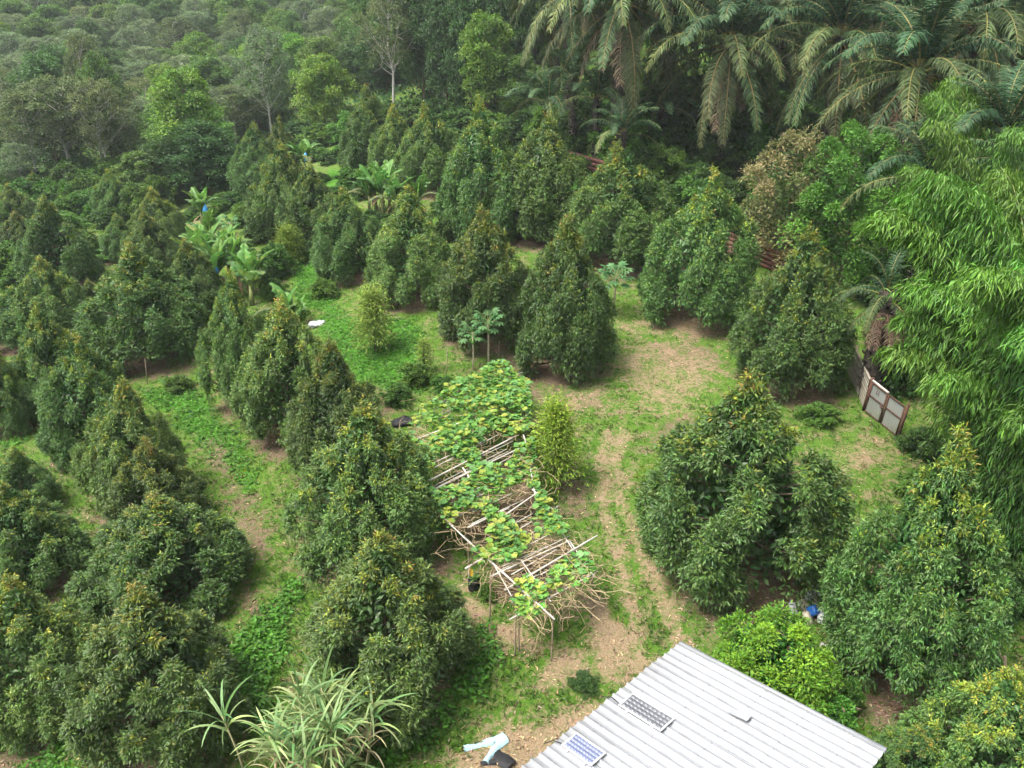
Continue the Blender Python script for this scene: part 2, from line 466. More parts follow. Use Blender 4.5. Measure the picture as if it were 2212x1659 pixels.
BROWN = [
 [(1400, 740), (1545, 750), (1570, 790), (1500, 810), (1400, 780)], [(1190, 845), (1300, 845), (1330, 885), (1230, 890)], [(1440, 900), (1500, 900), (1450, 960), (1390, 970)],
 [(1040, 740), (1120, 755), (1195, 820), (1185, 890), (1125, 860), (1080, 790)],
 [(1850, 1500), (1960, 1480), (1990, 1600), (1890, 1610)], [(1550, 1280), (1740, 1270), (1760, 1330), (1600, 1390), (1480, 1360)],
 [(430, 930), (500, 960), (520, 1060), (450, 1010)], [(470, 1060), (560, 1080), (590, 1200), (530, 1190)], [(520, 1250), (560, 1250), (560, 1330), (520, 1320)],
 [(280, 740), (400, 700), (420, 790), (320, 830)], [(800, 840), (860, 840), (870, 900), (810, 900)],
 [(350, 1560), (500, 1580), (480, 1700), (300, 1680)], [(0, 1560), (110, 1560), (60, 1680), (-60, 1690)],
 [(900, 1090), (1000, 1180), (1120, 1340), (1250, 1330), (1290, 1250), (1200, 1130), (1150, 960)],
 [(820, 1190), (900, 1170), (1000, 1220), (960, 1260), (850, 1250)], [(1160, 900), (1230, 960), (1290, 1120), (1250, 1130), (1160, 1010)],
]
LUSH = [
 [(690, 680), (760, 690), (900, 690), (920, 780), (900, 850), (780, 830), (700, 730)],
 [(640, 545), (720, 560), (730, 690), (640, 640)], [(710, 365), (760, 370), (740, 420), (700, 400)],
 [(960, 1400), (1060, 1350), (1090, 1440), (1010, 1520), (940, 1600), (840, 1659), (850, 1540)],
 [(500, 1400), (600, 1300), (640, 1260), (620, 1420), (560, 1520), (490, 1500)],
 [(60, 1620), (140, 1590), (160, 1680), (40, 1680)], [(0, 870), (60, 880), (50, 960), (-20, 960)],
 [(1255, 330), (1330, 345), (1320, 372), (1255, 355)], [(300, 840), (430, 840), (560, 1030), (540, 1060), (440, 960)],
]
YELLOW = [[(520, 1010), (560, 1000), (590, 1040), (540, 1060), (510, 1040)], [(500, 1120), (560, 1110), (570, 1160), (510, 1160)],
          [(1370, 1000), (1420, 990), (1430, 1040), (1380, 1050)]]

def sd_poly(X, Y, poly):
    d = np.full(X.shape, 1e9); ins = np.zeros(X.shape, bool)
    n = len(poly)
    for i in range(n):
        a, b = poly[i], poly[(i + 1) % n]
        e = b - a
        t = np.clip(((X - a[0]) * e[0] + (Y - a[1]) * e[1]) / (e @ e + 1e-9), 0, 1)
        d = np.minimum(d, np.hypot(X - a[0] - t * e[0], Y - a[1] - t * e[1]))
        c = ((a[1] > Y) != (b[1] > Y))
        with np.errstate(divide='ignore', invalid='ignore'):
            xi = a[0] + (Y - a[1]) * e[0] / (e[1] if e[1] != 0 else 1e-9)
        ins ^= c & (X < xi)
    return np.where(ins, -d, d)
def sd_line(X, Y, line):
    d = np.full(X.shape, 1e9)
    for a, b in zip(line[:-1], line[1:]):
        e = b - a
        t = np.clip(((X - a[0]) * e[0] + (Y - a[1]) * e[1]) / (e @ e + 1e-9), 0, 1)
        d = np.minimum(d, np.hypot(X - a[0] - t * e[0], Y - a[1] - t * e[1]))
    return d
STRAW_W = [gp(p) for p in STRAW]; BROWN_W = [gp(p) for p in BROWN]; LUSH_W = [gp(p) for p in LUSH]; YEL_W = [gp(p) for p in YELLOW]
TRACK_W = [(gp(p), wd) for p, wd in TRACKS]
def wob(X, Y):
    return 0.28 * np.sin(X * 2.3 + 1.1 * np.sin(Y * 1.7)) * np.sin(Y * 2.7 + X * .6) + 0.18 * np.sin(X * 5.3 + Y * 3.1) * np.sin(Y * 6.1 - X * 2.2)
def masks(X, Y):
    wv = wob(X, Y)
    def acc(polys, soft):
        m = np.zeros(X.shape)
        for p in polys: m = np.maximum(m, 1 - sstep(-soft, soft, sd_poly(X, Y, p) + wv))
        return m
    straw = np.maximum(.55 * acc(STRAW_W, 1.3), .92 * acc(STRAW_W[2:6], .6))
    for l, wd in TRACK_W:
        straw = np.maximum(straw, 0.66 * (1 - sstep(wd * .2, wd * 1.5, sd_line(X, Y, l) + wv * .4)))
    brown = .72 * acc(BROWN_W, 0.8); lush = acc(LUSH_W, 0.5); yel = acc(YEL_W, 0.35)
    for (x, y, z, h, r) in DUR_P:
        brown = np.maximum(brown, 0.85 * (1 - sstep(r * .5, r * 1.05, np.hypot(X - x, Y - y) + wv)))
    return straw, brown, lush, yel

# ------------------------------------------------------------------ ground
def axis(lo, a, b, hi, fine, k):
    mid = np.arange(a, b, fine)
    def out(start, end):
        r = []; s = fine * 2; p = start; sg = 1 if end > start else -1
        while (end - p) * sg > 0:
            p += s * sg; s *= k; r.append(p)
        return r
    return np.array(out(a, lo)[::-1] + list(mid) + out(b, hi))
xs = axis(-420, -27, 22, 420, 0.2, 1.09); ys = axis(-120, 7, 66, 520, 0.22, 1.06)
GX, GY = np.meshgrid(xs, ys, indexing='ij')
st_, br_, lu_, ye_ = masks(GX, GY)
g = Geo()
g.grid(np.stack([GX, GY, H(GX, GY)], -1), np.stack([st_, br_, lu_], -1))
def ground_mat():
    m, t, p, out = nodes_of('orchard_ground')
    N = t.nodes.new; L = t.links.new
    tc = N('ShaderNodeTexCoord')
    def noise(s, det=6, rough=.65, dist=0.0):
        n = N('ShaderNodeTexNoise'); n.inputs['Scale'].default_value = s; n.inputs['Detail'].default_value = det
        n.inputs['Roughness'].default_value = rough; n.inputs['Distortion'].default_value = dist
        L(tc.outputs['Object'], n.inputs['Vector']); return n.outputs['Fac']
    def ramp(src, stops):
        r = N('ShaderNodeValToRGB'); e = r.color_ramp.elements
        e[0].position, e[0].color = stops[0][0], (*stops[0][1], 1); e[1].position, e[1].color = stops[-1][0], (*stops[-1][1], 1)
        for q, c in stops[1:-1]:
            k = e.new(q); k.color = (*c, 1)
        L(src, r.inputs[0]); return r.outputs[0]
    def math2(op, a, b):
        n = N('ShaderNodeMath'); n.operation = op; n.use_clamp = False
        for i, q in enumerate((a, b)):
            if isinstance(q, float): n.inputs[i].default_value = q
            else: L(q, n.inputs[i])
        return n.outputs[0]
    def mix(f, a, b):
        n = N('ShaderNodeMix'); n.data_type = 'RGBA'
        L(f, n.inputs[0]); L(a, n.inputs[6]); L(b, n.inputs[7]); return n.outputs[2]
    at = N('ShaderNodeAttribute'); at.attribute_name = 'Col'
    sp = N('ShaderNodeSeparateColor'); L(at.outputs['Color'], sp.inputs[0])
    big, med, fine, hair = noise(.35), noise(1.6, 7), noise(7, 7, .75), noise(26, 5, .8, .6)
    grass = ramp(fine, [(.3, (.030, .075, .009)), (.5, (.066, .138, .016)), (.7, (.12, .17, .032))])
    lush = ramp(fine, [(.3, (.020, .075, .008)), (.5, (.050, .155, .014)), (.72, (.11, .23, .03))])
    straw = ramp(hair, [(.28, (.100, .070, .044)), (.5, (.235, .170, .105)), (.72, (.42, .33, .215))])
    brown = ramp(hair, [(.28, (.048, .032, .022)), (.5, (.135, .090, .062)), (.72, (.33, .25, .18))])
    def mask(src, lo, hi, k):
        a = math2('MULTIPLY_ADD', math2('SUBTRACT', fine, .5), k)
        return None
    def broken(src):   # a mask broken up by two scales of noise
        a = math2('MULTIPLY', math2('SUBTRACT', fine, 0.5), 2.6)
        b = math2('MULTIPLY', math2('SUBTRACT', med, 0.5), 1.6)
        s = math2('ADD', math2('ADD', src, a), b)
        return ramp(s, [(.22, (0, 0, 0)), (.80, (1, 1, 1))])
    bare = ramp(math2('ADD', math2('MULTIPLY', med, .6), math2('MULTIPLY', fine, .5)), [(.54, (0, 0, 0)), (.66, (1, 1, 1))])
    bare_col = mix(big, straw, brown)
    k = N('ShaderNodeMath'); k.operation = 'MULTIPLY'; L(bare, k.inputs[0]); k.inputs[1].default_value = 0.8
    c = mix(k.outputs[0], grass, bare_col)
    c = mix(broken(sp.outputs[2]), c, lush)
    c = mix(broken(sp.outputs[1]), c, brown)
    c = mix(broken(sp.outputs[0]), c, straw)
    L(c, p.inputs['Base Color'])
    p.inputs['Roughness'].default_value = 0.95; p.inputs['Specular IOR Level'].default_value = 0.1
    b = N('ShaderNodeBump'); b.inputs['Strength'].default_value = 0.8; b.inputs['Distance'].default_value = 0.12
    L(math2('ADD', fine, math2('MULTIPLY', hair, .4)), b.inputs['Height']); L(b.outputs[0], p.inputs['Normal'])
    return m
link('ground', g.mesh('ground', ground_mat(), True), kind='structure')

# ------------------------------------------------------------------ tree makers
def unit_rand(n, rg): return nrm(rg.normal(size=(n, 3)))

TRI = []
def durian_meshes(seed, Ht=6.2, R=2.7, nb=30, per=105, flush=1.0):
    """boughs turned up into small cones of their own, each made of leafy sprigs"""
    rg = np.random.default_rng(seed)
    g = Geo(); lob = []
    dark = np.array([.038, .092, .022]); mid = np.array([.100, .178, .033])
    yel = np.array([.22, .26, .022]); ora = np.array([.34, .23, .035])
    lean = rg.normal(size=2) * 0.14
    q = rg.random(4) * 6.28
    for i in range(nb):
        t = ((i + .2 + .6 * rg.random()) / nb) ** 1.15
        ang = i * 2.39996 + rg.normal() * .4
        env = R * float(np.interp(t, [0, .12, .3, .5, .7, .85, 1], [.85, 1.0, 1.0, .85, .58, .31, .06])) * (1 + .09 * math.sin(2 * ang + q[0]) + .08 * math.sin(3 * ang + q[1] + 3 * t)) * (.95 + .09 * rg.random())
        a = min(.72, (0.23 + 0.36 * (1 - t)) * (0.78 + .44 * rg.random()))
        rr = max(0.0, env * .95 - a * .85)
        zc = (0.09 + 0.78 * t) * Ht + rg.normal() * .10
        lob.append((math.cos(ang) * rr + lean[0] * t, math.sin(ang) * rr + lean[1] * t, zc, a, a * (1.15 + .9 * rg.random()), t, .3 + 1.4 * rg.random()))
        # smaller shoots riding on the bough
        for _ in range(2):
            a2 = a * (.38 + .22 * rg.random()); da = rg.normal() * .9
            lob.append((lob[-1][0] * 1.0 + math.cos(ang + da) * a * .48, lob[-1][1] + math.sin(ang + da) * a * .48, zc + rg.normal() * a * .55, a2, a2 * (1.2 + .9 * rg.random()), t, .2 + 1.8 * rg.random()))
    lob.append((lean[0], lean[1], Ht - .62, .26, .66, 1.0, 1.3)); lob.append((lean[0] * .9 + .12, lean[1] * .9, Ht * .84, .46, .72, .9, 1.1)); lob.append((lean[0] * .8 - .2, lean[1] * .9 - .1, Ht * .76, .5, .7, .84, .9))
    for (cx, cy, cz, a, b, t, fl) in lob:
        n = int(per * (a / .6) ** 1.7) + 14          # sprigs
        m = 7                                        # leaves of one sprig
        d = unit_rand(n, rg)
        out = np.array([cx, cy, 0.0]); ro = np.linalg.norm(out)
        out = out / ro if ro > .15 else np.zeros(3)
        d = nrm(d + out * .50 + np.array([0, 0, .28]))
        up_ = np.clip(d[:, 2:3], 0, 1)
        nar = 1 - .50 * up_
        sh = .62 + .42 * rg.random((n, 1)) ** .6
        P = np.array([cx, cy, cz]) + d * np.array([a, a, b]) * sh * np.concatenate([nar, nar, np.ones_like(nar)], 1)
        ax = nrm(d + out * .35 + np.array([0, 0, .10]) + rg.normal(size=(n, 3)) * .35)
        k = (np.arange(m) / (m - 1))[None, :, None]
        sp_ = rg.normal(size=(n, m, 3))
        PP = P[:, None] + ax[:, None] * (k * .20 - .08) + sp_ * .018
        DD = nrm(ax[:, None] * (.35 + .5 * k) + nrm(sp_) * .75 + np.array([0, 0, -.32]))
        NN = nrm(ax[:, None] * .55 + np.array([0, 0, .8]) + rg.normal(size=(n, m, 3)) * .35)
        f = flush * fl * (0.008 + 1.1 * t ** 2.4) * sstep(-.1, .85, d[:, 2]) * sstep(.7, 1.0, sh[:, 0])
        isf = (rg.random(n) < f)
        tone = np.clip(rg.random((n, 1)) * .8 + .2 * rg.random(), 0, 1)
        C = jit(dark + (mid - dark) * tone, n, rg, .18, .07)
        fc = yel + (ora - yel) * (rg.random((n, 1)) < .7 * max(0, t - .65))
        C = np.where(isf[:, None], C * .3 + .7 * jit(fc, n, rg, .2, .08), C)
        C = np.clip(C[:, None] * (1 + .16 * rg.normal(size=(n, m, 1))), .008, .8)
        N_ = n * m
        g.leaves(PP.reshape(-1, 3), DD.reshape(-1, 3), NN.reshape(-1, 3), .10 + .075 * rg.random(N_), .036 + .022 * rg.random(N_), C.reshape(-1, 3))
    # leaves inside the crown
    n = 2600
    t = rg.random(n) ** 1.3; ang = rg.random(n) * 6.283
    rr = R * (1 - t) ** .7 * np.sqrt(rg.random(n)) * .72
    P = np.stack([np.cos(ang) * rr, np.sin(ang) * rr, (.12 + .78 * t) * Ht], 1)
    D = nrm(rg.normal(size=(n, 3)) + np.array([0, 0, -.6])); N = unit_rand(n, rg)
    g.leaves(P, D, N, .28, .13, jit(dark, n, rg, .2, .08))
    crown = g.mesh('durian_crown', M['leaf'])
    TRI.append(sum(len(x) for x in g.T))
    b = Geo()
    zs = np.linspace(-.15, Ht * .92, 8)
    b.tube([(lean[0] * z / Ht + .03 * math.sin(z * 2), lean[1] * z / Ht + .03 * math.cos(z * 1.7), z) for z in zs], .11 * (1 - zs / (Ht * 1.02)) + .015, 7)
    for (cx, cy, cz, a, bb, t, fl) in lob[::2]:
        z0 = max(.35, cz - .35 - .25 * math.hypot(cx, cy))
        p0 = np.array([lean[0] * z0 / Ht, lean[1] * z0 / Ht, z0]); p1 = np.array([cx, cy, cz])
        mid_ = (p0 + p1) / 2 - np.array([0, 0, .12])
        b.tube([p0, mid_, p1], [.035, .025, .01], 4, cap=False)
    return crown, b.mesh('durian_trunk', M['bark'], True), Ht, R * 1.06

def plant_tree(name, label, cat, x, y, z, rz, sc, crown, trunk, group=None, crown_name='crown'):
    t = thing(name, label, cat, (x, y, z), (0, 0, rz), sc, group)
    link('trunk', trunk, t); link(crown_name, crown, t)
    return t

DV = []
for i in range(9):
    DV.append(durian_meshes(100 + i, 6.2, 2.7, 56 + 3 * (i % 4), 122, flush=[.9, .75, 1.0, .8, 1.0, .7, .9, 1.35, .8][i]))
for i, (d, p) in enumerate(zip(DUR, DUR_P)):
    x, y, z, h, r = p
    cr, tr, Ht, R = DV[d[4]] if i % 5 != 2 else DV[8]
    plant_tree('durian_tree', d[5], 'tree', x, y, z, random.random() * 6.28, (r / R, r / R, h / Ht), cr, tr, GROUP_D)

# young, looser conical trees of the orchard
def young_tree(seed, Ht, R, n, col, col2, L=.22, W=.05):
    rg = np.random.default_rng(seed); g = Geo(); b = Geo()
    b.tube([(0, 0, -.1), (.02, 0, Ht * .5), (0, 0, Ht * .95)], [.05, .035, .01], 6)
    nb = 46
    for i in range(nb):
        t = (i + .5) / nb; z = Ht * (.10 + .86 * t); ang = i * 2.4
        Lb = R * (1 - t) ** .7 * (.7 + .4 * rg.random()) + .06
        d = np.array([math.cos(ang), math.sin(ang), .25 + .6 * t])
        tip = np.array([0, 0, z]) + d * Lb
        b.tube([(0, 0, z), (0, 0, z) + d * Lb * .5, tip], [.014, .01, .004], 3, cap=False)
        m = n // nb
        k = rg.random((m, 1)) ** .7
        P = np.array([0, 0, z]) + d * Lb * k + rg.normal(size=(m, 3)) * (.10 + .16 * k) * R / 1.2
        D = nrm(d + rg.normal(size=(m, 3)) * .5 + np.array([0, 0, -.55]))
        C = jit(np.array(col) + (np.array(col2) - np.array(col)) * np.clip(k * .5 + t * .5 + .25 * rg.normal(size=(m, 1)), 0, 1), m, rg, .2, .08)
        g.leaves(P, D, nrm(rg.normal(size=(m, 3)) + np.array([0, 0, 1.2])), L * (.7 + .6 * rg.random(m)), W, C)
    return g.mesh('young_crown', M['matte_leaf']), b.mesh('young_trunk', M['bark'], True), Ht, R
YV = [young_tree(31, 3.4, 1.15, 5200, (.08, .165, .018), (.18, .27, .03), .20, .05), young_tree(32, 3.0, 1.0, 3600, (.10, .18, .03), (.20, .29, .05)),
      young_tree(33, 2.0, .5, 700, (.09, .18, .03), (.2, .3, .05))]
for (u, v, vb, wd, k, lab) in [
    (1203, 872, 1062, 122, 0, 'small lone bright green tree beside the track, right of the pumpkin trellis'),
    (802, 625, 765, 92, 1, 'pale green young conical tree on the lush slope right of the white sack'),
    (620, 490, 570, 72, 0, 'small yellow young tree right of the ragged bananas'),
    (915, 732, 800, 40, 2, 'thin sapling with a few leaves left of the papayas'),
    (1150, 1565, 1655, 40, 2, None)]:
    if lab is None: continue
    x, y, z, h, r = solve_tree(u, v, vb, wd)
    cr, tr, Ht, R = YV[k]
    plant_tree('young_tree', lab, 'tree', x, y, z, random.random() * 6, (r / R, r / R, h / Ht), cr, tr)

# broad-leaved forest trees
def forest_tree(seed, Ht, cb, R, nl, per, leaf, col, col2, bark, trunk_r=.16, flat=.8, limb=1, core=.12, droop=.35, rag=0.0):
    rg = np.random.default_rng(seed); g = Geo(); b = Geo()
    col = np.array(col); col2 = np.array(col2)
    wob_ = rg.normal(size=(6, 2)) * .18
    zs = np.linspace(-.4, Ht * .86, 6)
    tp = np.array([(wob_[i][0] * i * .4, wob_[i][1] * i * .4, z) for i, z in enumerate(zs)])
    b.tube(tp, trunk_r * (1 - .75 * np.linspace(0, 1, 6)), 7)
    for i in range(nl):
        t = (i + .5) / nl
        ang = i * 2.4 + rg.normal() * .3
        zc = Ht * (cb + (1 - cb) * (t ** .85)) - .3
        prof = math.sin(math.pi * (0.16 + .78 * t)) ** .8
        rr = R * prof * (.55 + .5 * rg.random())
        a = R * (.24 + .18 * rg.random()) * (1 - .3 * t) * (1 - rag * .45 * rg.random())
        c = np.array([math.cos(ang) * rr, math.sin(ang) * rr, zc])
        z0 = max(Ht * cb * .75, zc - rr * .9)
        k = np.interp(z0, zs, np.arange(6)); i0 = int(min(k, 4)); p0 = tp[i0] + (tp[i0 + 1] - tp[i0]) * (k - i0)
        if limb: b.tube([p0, p0 * .45 + c * .55 + rg.normal(size=3) * .15, c + np.array([0, 0, a * .3])], [trunk_r * .32, trunk_r * .2, .015], 4, cap=False)
        if limb > 1:
            for _ in range(3):
                e = c + unit_rand(1, rg)[0] * a * 1.1
                b.tube([p0 * .3 + c * .7, e], [trunk_r * .14, .012], 3, cap=False)
        n = int(per * (.7 + .6 * rg.random()))
        d = unit_rand(n, rg); d[:, 2] = np.where(d[:, 2] < -.3, -d[:, 2], d[:, 2])
        P = c + d * np.array([a, a, a * flat]) * (.55 + .5 * rg.random((n, 1))) + rg.normal(size=(n, 3)) * a * .12
        D = nrm(d + rg.normal(size=(n, 3)) * .5 + np.array([0, 0, -droop]))
        N = nrm(d * .6 + np.array([0, 0, 1.0]) + rg.normal(size=(n, 3)) * .4)
        tone = rg.random()
        C = jit(col + (col2 - col) * np.clip(tone * .6 + .4 * rg.random((n, 1)), 0, 1), n, rg, .2, .07)
        g.leaves(P, D, N, leaf * (.7 + .6 * rg.random(n)), leaf * .5, C)
    n = int(nl * per * core)
    if n:
        d = unit_rand(n, rg) * rg.random((n, 1)) ** .4
        P = np.array([0, 0, Ht * (cb + 1) / 2]) + d * np.array([R * .7, R * .7, Ht * (1 - cb) * .42])
        g.leaves(P, unit_rand(n, rg), unit_rand(n, rg), leaf * 1.5, leaf * .9, jit(col, n, rg, .2, .07))
    return g.mesh('leafy_crown', M['matte_leaf']), b.mesh('forest_trunk', bark, True)

FV = {
 'broad': [forest_tree(200 + i, 9, .18, 3.0, 40, 230, .30, (.044, .100, .022), (.105, .190, .036), M['bark']) for i in range(3)],
 'dark': [forest_tree(210 + i, 10, .15, 3.2, 44, 230, .30, (.026, .066, .018), (.058, .120, .028), M['bark']) for i in range(2)],
 'bright': [forest_tree(220 + i, 9, .2, 3.0, 38, 230, .27, (.055, .14, .02), (.15, .26, .035), M['bark']) for i in range(2)],
 'rubber': [forest_tree(230 + i, 11, .30, 2.8, 34, 210, .24, (.072, .118, .050), (.145, .20, .092), M['pale_bark'], .13, .9, 2, .06) for i in range(3)],
 'brown': [forest_tree(240 + i, 11, .40, 3.0, 34, 220, .24, (.065, .10, .032), (.125, .155, .055), M['pale_bark'], .17, .8, 2, .03) for i in range(2)],
}
FLAB = {
 'broad': ('leafy mid green tree of the wood behind the orchard', 'mid green woodland trees behind the orchard'),
 'dark': ('dense dark green tree of the wood behind the orchard', 'dark woodland trees behind the orchard'),
 'bright': ('fresh light green tree standing among the darker woodland', 'light green woodland trees behind the orchard'),
 'rubber': ('hazy grey green tree with pale bare branches on the far hillside', 'grey rubber trees on the far hillside'),
 'brown': ('thin crowned brownish tree with pale limbs in the wood', 'brownish thin trees of the wood'),
}
TREES_AT = []
def forest(kind, x, y, h, rscale, label=None, name=None, k=None, rz=None, sink=0.0):
    vs = FV[kind]; cr, tr = vs[random.randrange(len(vs)) if k is None else k]
    Ht = {'broad': 9, 'dark': 10, 'bright': 9, 'rubber': 11, 'brown': 11}[kind]; R = {'broad': 3, 'dark': 3.2, 'bright': 3, 'rubber': 2.8, 'brown': 3}[kind]
    lab, grp = FLAB[kind]
    nm = name or ('rubber_tree' if kind == 'rubber' else 'forest_tree')
    TREES_AT.append((x, y))
    return plant_tree(nm, label or lab, 'tree', x, y, float(H(x, y)) - sink, random.random() * 6.28 if rz is None else rz, (rscale / R, rscale / R, h / Ht), cr, tr, None if label else grp)

# singled-out trees: u, v of tip, v of foot, width
def forest_px(kind, u, v, vb, wd, label, name=None, k=None, y=None):
    nad = VH / 2 + F / math.tan(PITCH)
    p = ground(u + (VW / 2 - u) * (vb - v) / (nad - v), vb)
    x, yy = p[0], p[1]
    if y: 
        q = at_depth(u, v, y); x, yy = q[0], y
    d = ray(0, v); ztop = CAM_Z + d[2] / d[1] * yy
    dep = project(x, yy, ztop)[2]
    return forest(kind, x, yy, max(2, ztop - float(H(x, yy))), wd / 2 * dep / F, label, name, k)
forest_px('bright', 1050, 30, 262, 130, 'slim light green tree with a tall white trunk left of the far dirt path', 'white_trunk_tree', 0)
forest_px('brown', 838, -40, 245, 130, 'tall thin tree with two leaning brown trunks behind the back row', 'tall_tree', 0)
forest_px('bright', 690, 118, 300, 115, 'bright green creeper covered tree at the wood edge above the far lone banana', 'creeper_covered_tree', 1)
forest_px('rubber', 562, 60, 300, 110, 'tree with two pale white trunks left of the creeper covered tree', 'pale_trunk_tree', 0)
forest_px('bright', 385, 150, 420, 170, 'large light green tree in the middle of the wood at left', 'light_green_tree', 0)
forest_px('dark', 430, 265, 430, 150, 'dark bushy tree at the wood edge above the blue bagged banana', 'dark_tree', 0)
forest_px('dark', 350, 300, 440, 120, 'lower dark bushy tree left of the wood edge', 'dark_tree', 1)
forest_px('brown', 112, 165, 395, 180, 'tall brownish tree with a pale trunk at the left wood edge', 'brownish_tree', 1)
forest_px('brown', 40, 195, 400, 130, 'brownish tree with forked thin trunk near the left edge', 'brownish_tree', 0)
forest_px('bright', 195, 130, 330, 90, 'tree with a yellow green top in the wood at upper left', 'yellow_green_tree', 1)
forest_px('dark', 960, -10, 235, 120, 'tall dark feathery tree right of the leaning brown trunks', 'dark_tree', 0)
forest_px('dark', 1010, -60, 240, 120, 'tall dark tree left of the white trunk', 'dark_tree', 1)
forest_px('dark', 905, -60, 225, 110, 'tall dark tree directly behind the leaning brown trunks', 'dark_tree', 0)
forest_px('broad', 1120, 120, 265, 110, 'leafy tree between the white trunk and the young palms', 'leafy_tree', 0)
forest_px('dark', 1090, -50, 240, 110, 'tall dark tree just right of the white trunk', 'dark_tree', 0)
forest_px('broad', 300, 330, 450, 110, 'leafy tree above the small durian trees at left', 'leafy_tree', 1)
forest_px('rubber', 30, 310, 420, 100, 'dull grey green tree at the left edge above the small yellowish tree', 'dull_green_tree', 1)

bound_u = [-200, 0, 130, 250, 400, 480, 560, 640, 760, 900, 1090, 1130]
bound_v = [370, 370, 385, 425, 410, 380, 290, 270, 205, 225, 250, 240]
rg = np.random.default_rng(11)
cand = 0
for _ in range(9000):
    y = 62 + 150 * rg.random(); x = (-.72 + 1.40 * rg.random()) * (y + 3)
    u, v, dep = project(x, y, float(H(x, y)))
    if u < -90 or u > 2300: continue
    if u < 1130:
        if v > np.interp(u, bound_u, bound_v) - 10: continue
        if y > 205: continue
    elif y < 98 or y > 130: continue
    mind = 4.6 if y < 110 else 5.4
    if any((x - a) ** 2 + (y - b) ** 2 < mind ** 2 for a, b in TREES_AT): continue
    far = y > 108 + 14 * math.sin(x * .07) + x * .1
    if far:
        kind = rg.choice(['rubber', 'rubber', 'rubber', 'broad', 'rubber', 'broad', 'brown', 'dark', 'bright'])
        if u > 560: kind = rg.choice(['rubber', 'broad', 'broad', 'bright', 'rubber'])
    else:
        kind = rg.choice(['broad', 'broad', 'rubber', 'brown', 'bright', 'broad', 'bright', 'dark'])
    if u > 780: kind = rg.choice(['dark', 'broad', 'dark'])
    hh = (6.0 + 3.5 * rg.random()) * (1.5 if u > 800 else 1) * (.95 if far else 1.25 + .35 * rg.random())
    forest(str(kind), x, y, hh, 2.4 + 1.1 * rg.random() + (.4 if far else 0))
    cand += 1
    if cand > 285: break
print('forest trees', cand)

# ------------------------------------------------------------------ oil palms
def frond_mesh(seed, L, elev, bend, col, col2, npair=92, ll=1.0, hang=.55, lw=.068, rcol=(.20, .17, .06)):
    rg = np.random.default_rng(seed); g = Geo()
    n = 15; s = np.linspace(0, 1, n)
    a = elev - bend * s ** 1.25
    ds = L / (n - 1)
    x = np.concatenate([[0], np.cumsum(np.cos(a[:-1]) * ds)]); z = np.concatenate([[0], np.cumsum(np.sin(a[:-1]) * ds)])
    sw = .25 * rg.normal() * s ** 2
    pts = np.stack([x, sw, z], 1)
    g.tube(pts, .055 * (1 - .9 * s) + .006, 4, rcol, cap=False)
    t = np.repeat(np.linspace(.14, .995, npair), 2); side = np.tile([1.0, -1.0], npair)
    t = np.clip(t + rg.normal(size=len(t)) * .006, .12, 1)
    P = np.stack([np.interp(t, s, pts[:, k]) for k in range(3)], 1)
    aa = np.interp(t, s, a)
    T = np.stack([np.cos(aa), 0 * aa, np.sin(aa)], 1); U = np.stack([-np.sin(aa), 0 * aa, np.cos(aa)], 1)
    prof = np.sin(np.pi * (.12 + .80 * t)) ** .7
    lift = np.where(rg.random(len(t)) < .5, .25, -.15)[:, None]
    D = nrm(np.stack([0 * t, side, 0 * t], 1) * 1.0 + T * (.30 + .40 * t)[:, None] + U * lift + rg.normal(size=(len(t), 3)) * .17)
    Nn = nrm(U + rg.normal(size=U.shape) * .25)
    C = jit(np.array(col) + (np.array(col2) - np.array(col)) * (t[:, None] ** 1.5), len(t), rg, .2, .07)
    g.strips(P, D, Nn, ll * prof * (.75 + .45 * rg.random(len(t))), lw, C, 4, 1.9 * hang * (.6 + 1.0 * rg.random(len(t))))
    return g.mesh('palm_frond', M['palm_leaf'])
G1, G2, O1, O2 = (.018, .056, .022), (.042, .088, .035), (.034, .060, .022), (.072, .086, .034)
rd = math.radians
FR = {
 'up': [frond_mesh(300 + i, 6.2, rd(74), rd(75), G1, G2, hang=.4) for i in range(3)],
 'mid': [frond_mesh(310 + i, 7.2, rd(48), rd(105), G1, G2, npair=100, hang=.7) for i in range(3)],
 'low': [frond_mesh(320 + i, 7.4, rd(20), rd(100), (.040, .078, .026), (.085, .115, .038), hang=.8, rcol=(.24, .22, .07)) for i in range(3)],
 'old': [frond_mesh(330 + i, 7.8, rd([-5, -24, -40][i]), rd([74, 58, 46][i]), [O1, (.030, .068, .025), (.044, .070, .026)][i], [O2, (.058, .098, .036), (.074, .093, .036)][i], hang=.8, npair=95, rcol=(.22, .16, .06)) for i in range(3)],
 'dead': [frond_mesh(340 + i, 5.6, rd(-40), rd(48), (.12, .085, .055), (.19, .14, .09), hang=1.0, npair=46, rcol=(.20, .12, .07)) for i in range(2)],
}
trunk_cache = {}
def palm_trunk(h, r=.42):
    b = Geo(); n = int(h * 3) + 3
    zs = np.linspace(-.4, h + .2, n)
    b.tube([(0.06 * math.sin(z), .06 * math.cos(z * .8), z) for z in zs], r * (1 + .09 * (np.arange(n) % 2)), 9)
    rg = np.random.default_rng(int(h * 100))
    k = int(h * 16)                      # stubs of cut fronds all round
    for i in range(k):
        z = .3 + (h - .3) * i / k; a = i * 2.4
        d = np.array([math.cos(a), math.sin(a), .9])
        p = np.array([math.cos(a) * r * .9, math.sin(a) * r * .9, z])
        b.tube([p, p + d * .22], [.075, .045], 4)
    return b.mesh('palm_trunk', M['palm_bark'])
GROUP_P = 'oil palms on the bank at upper right'
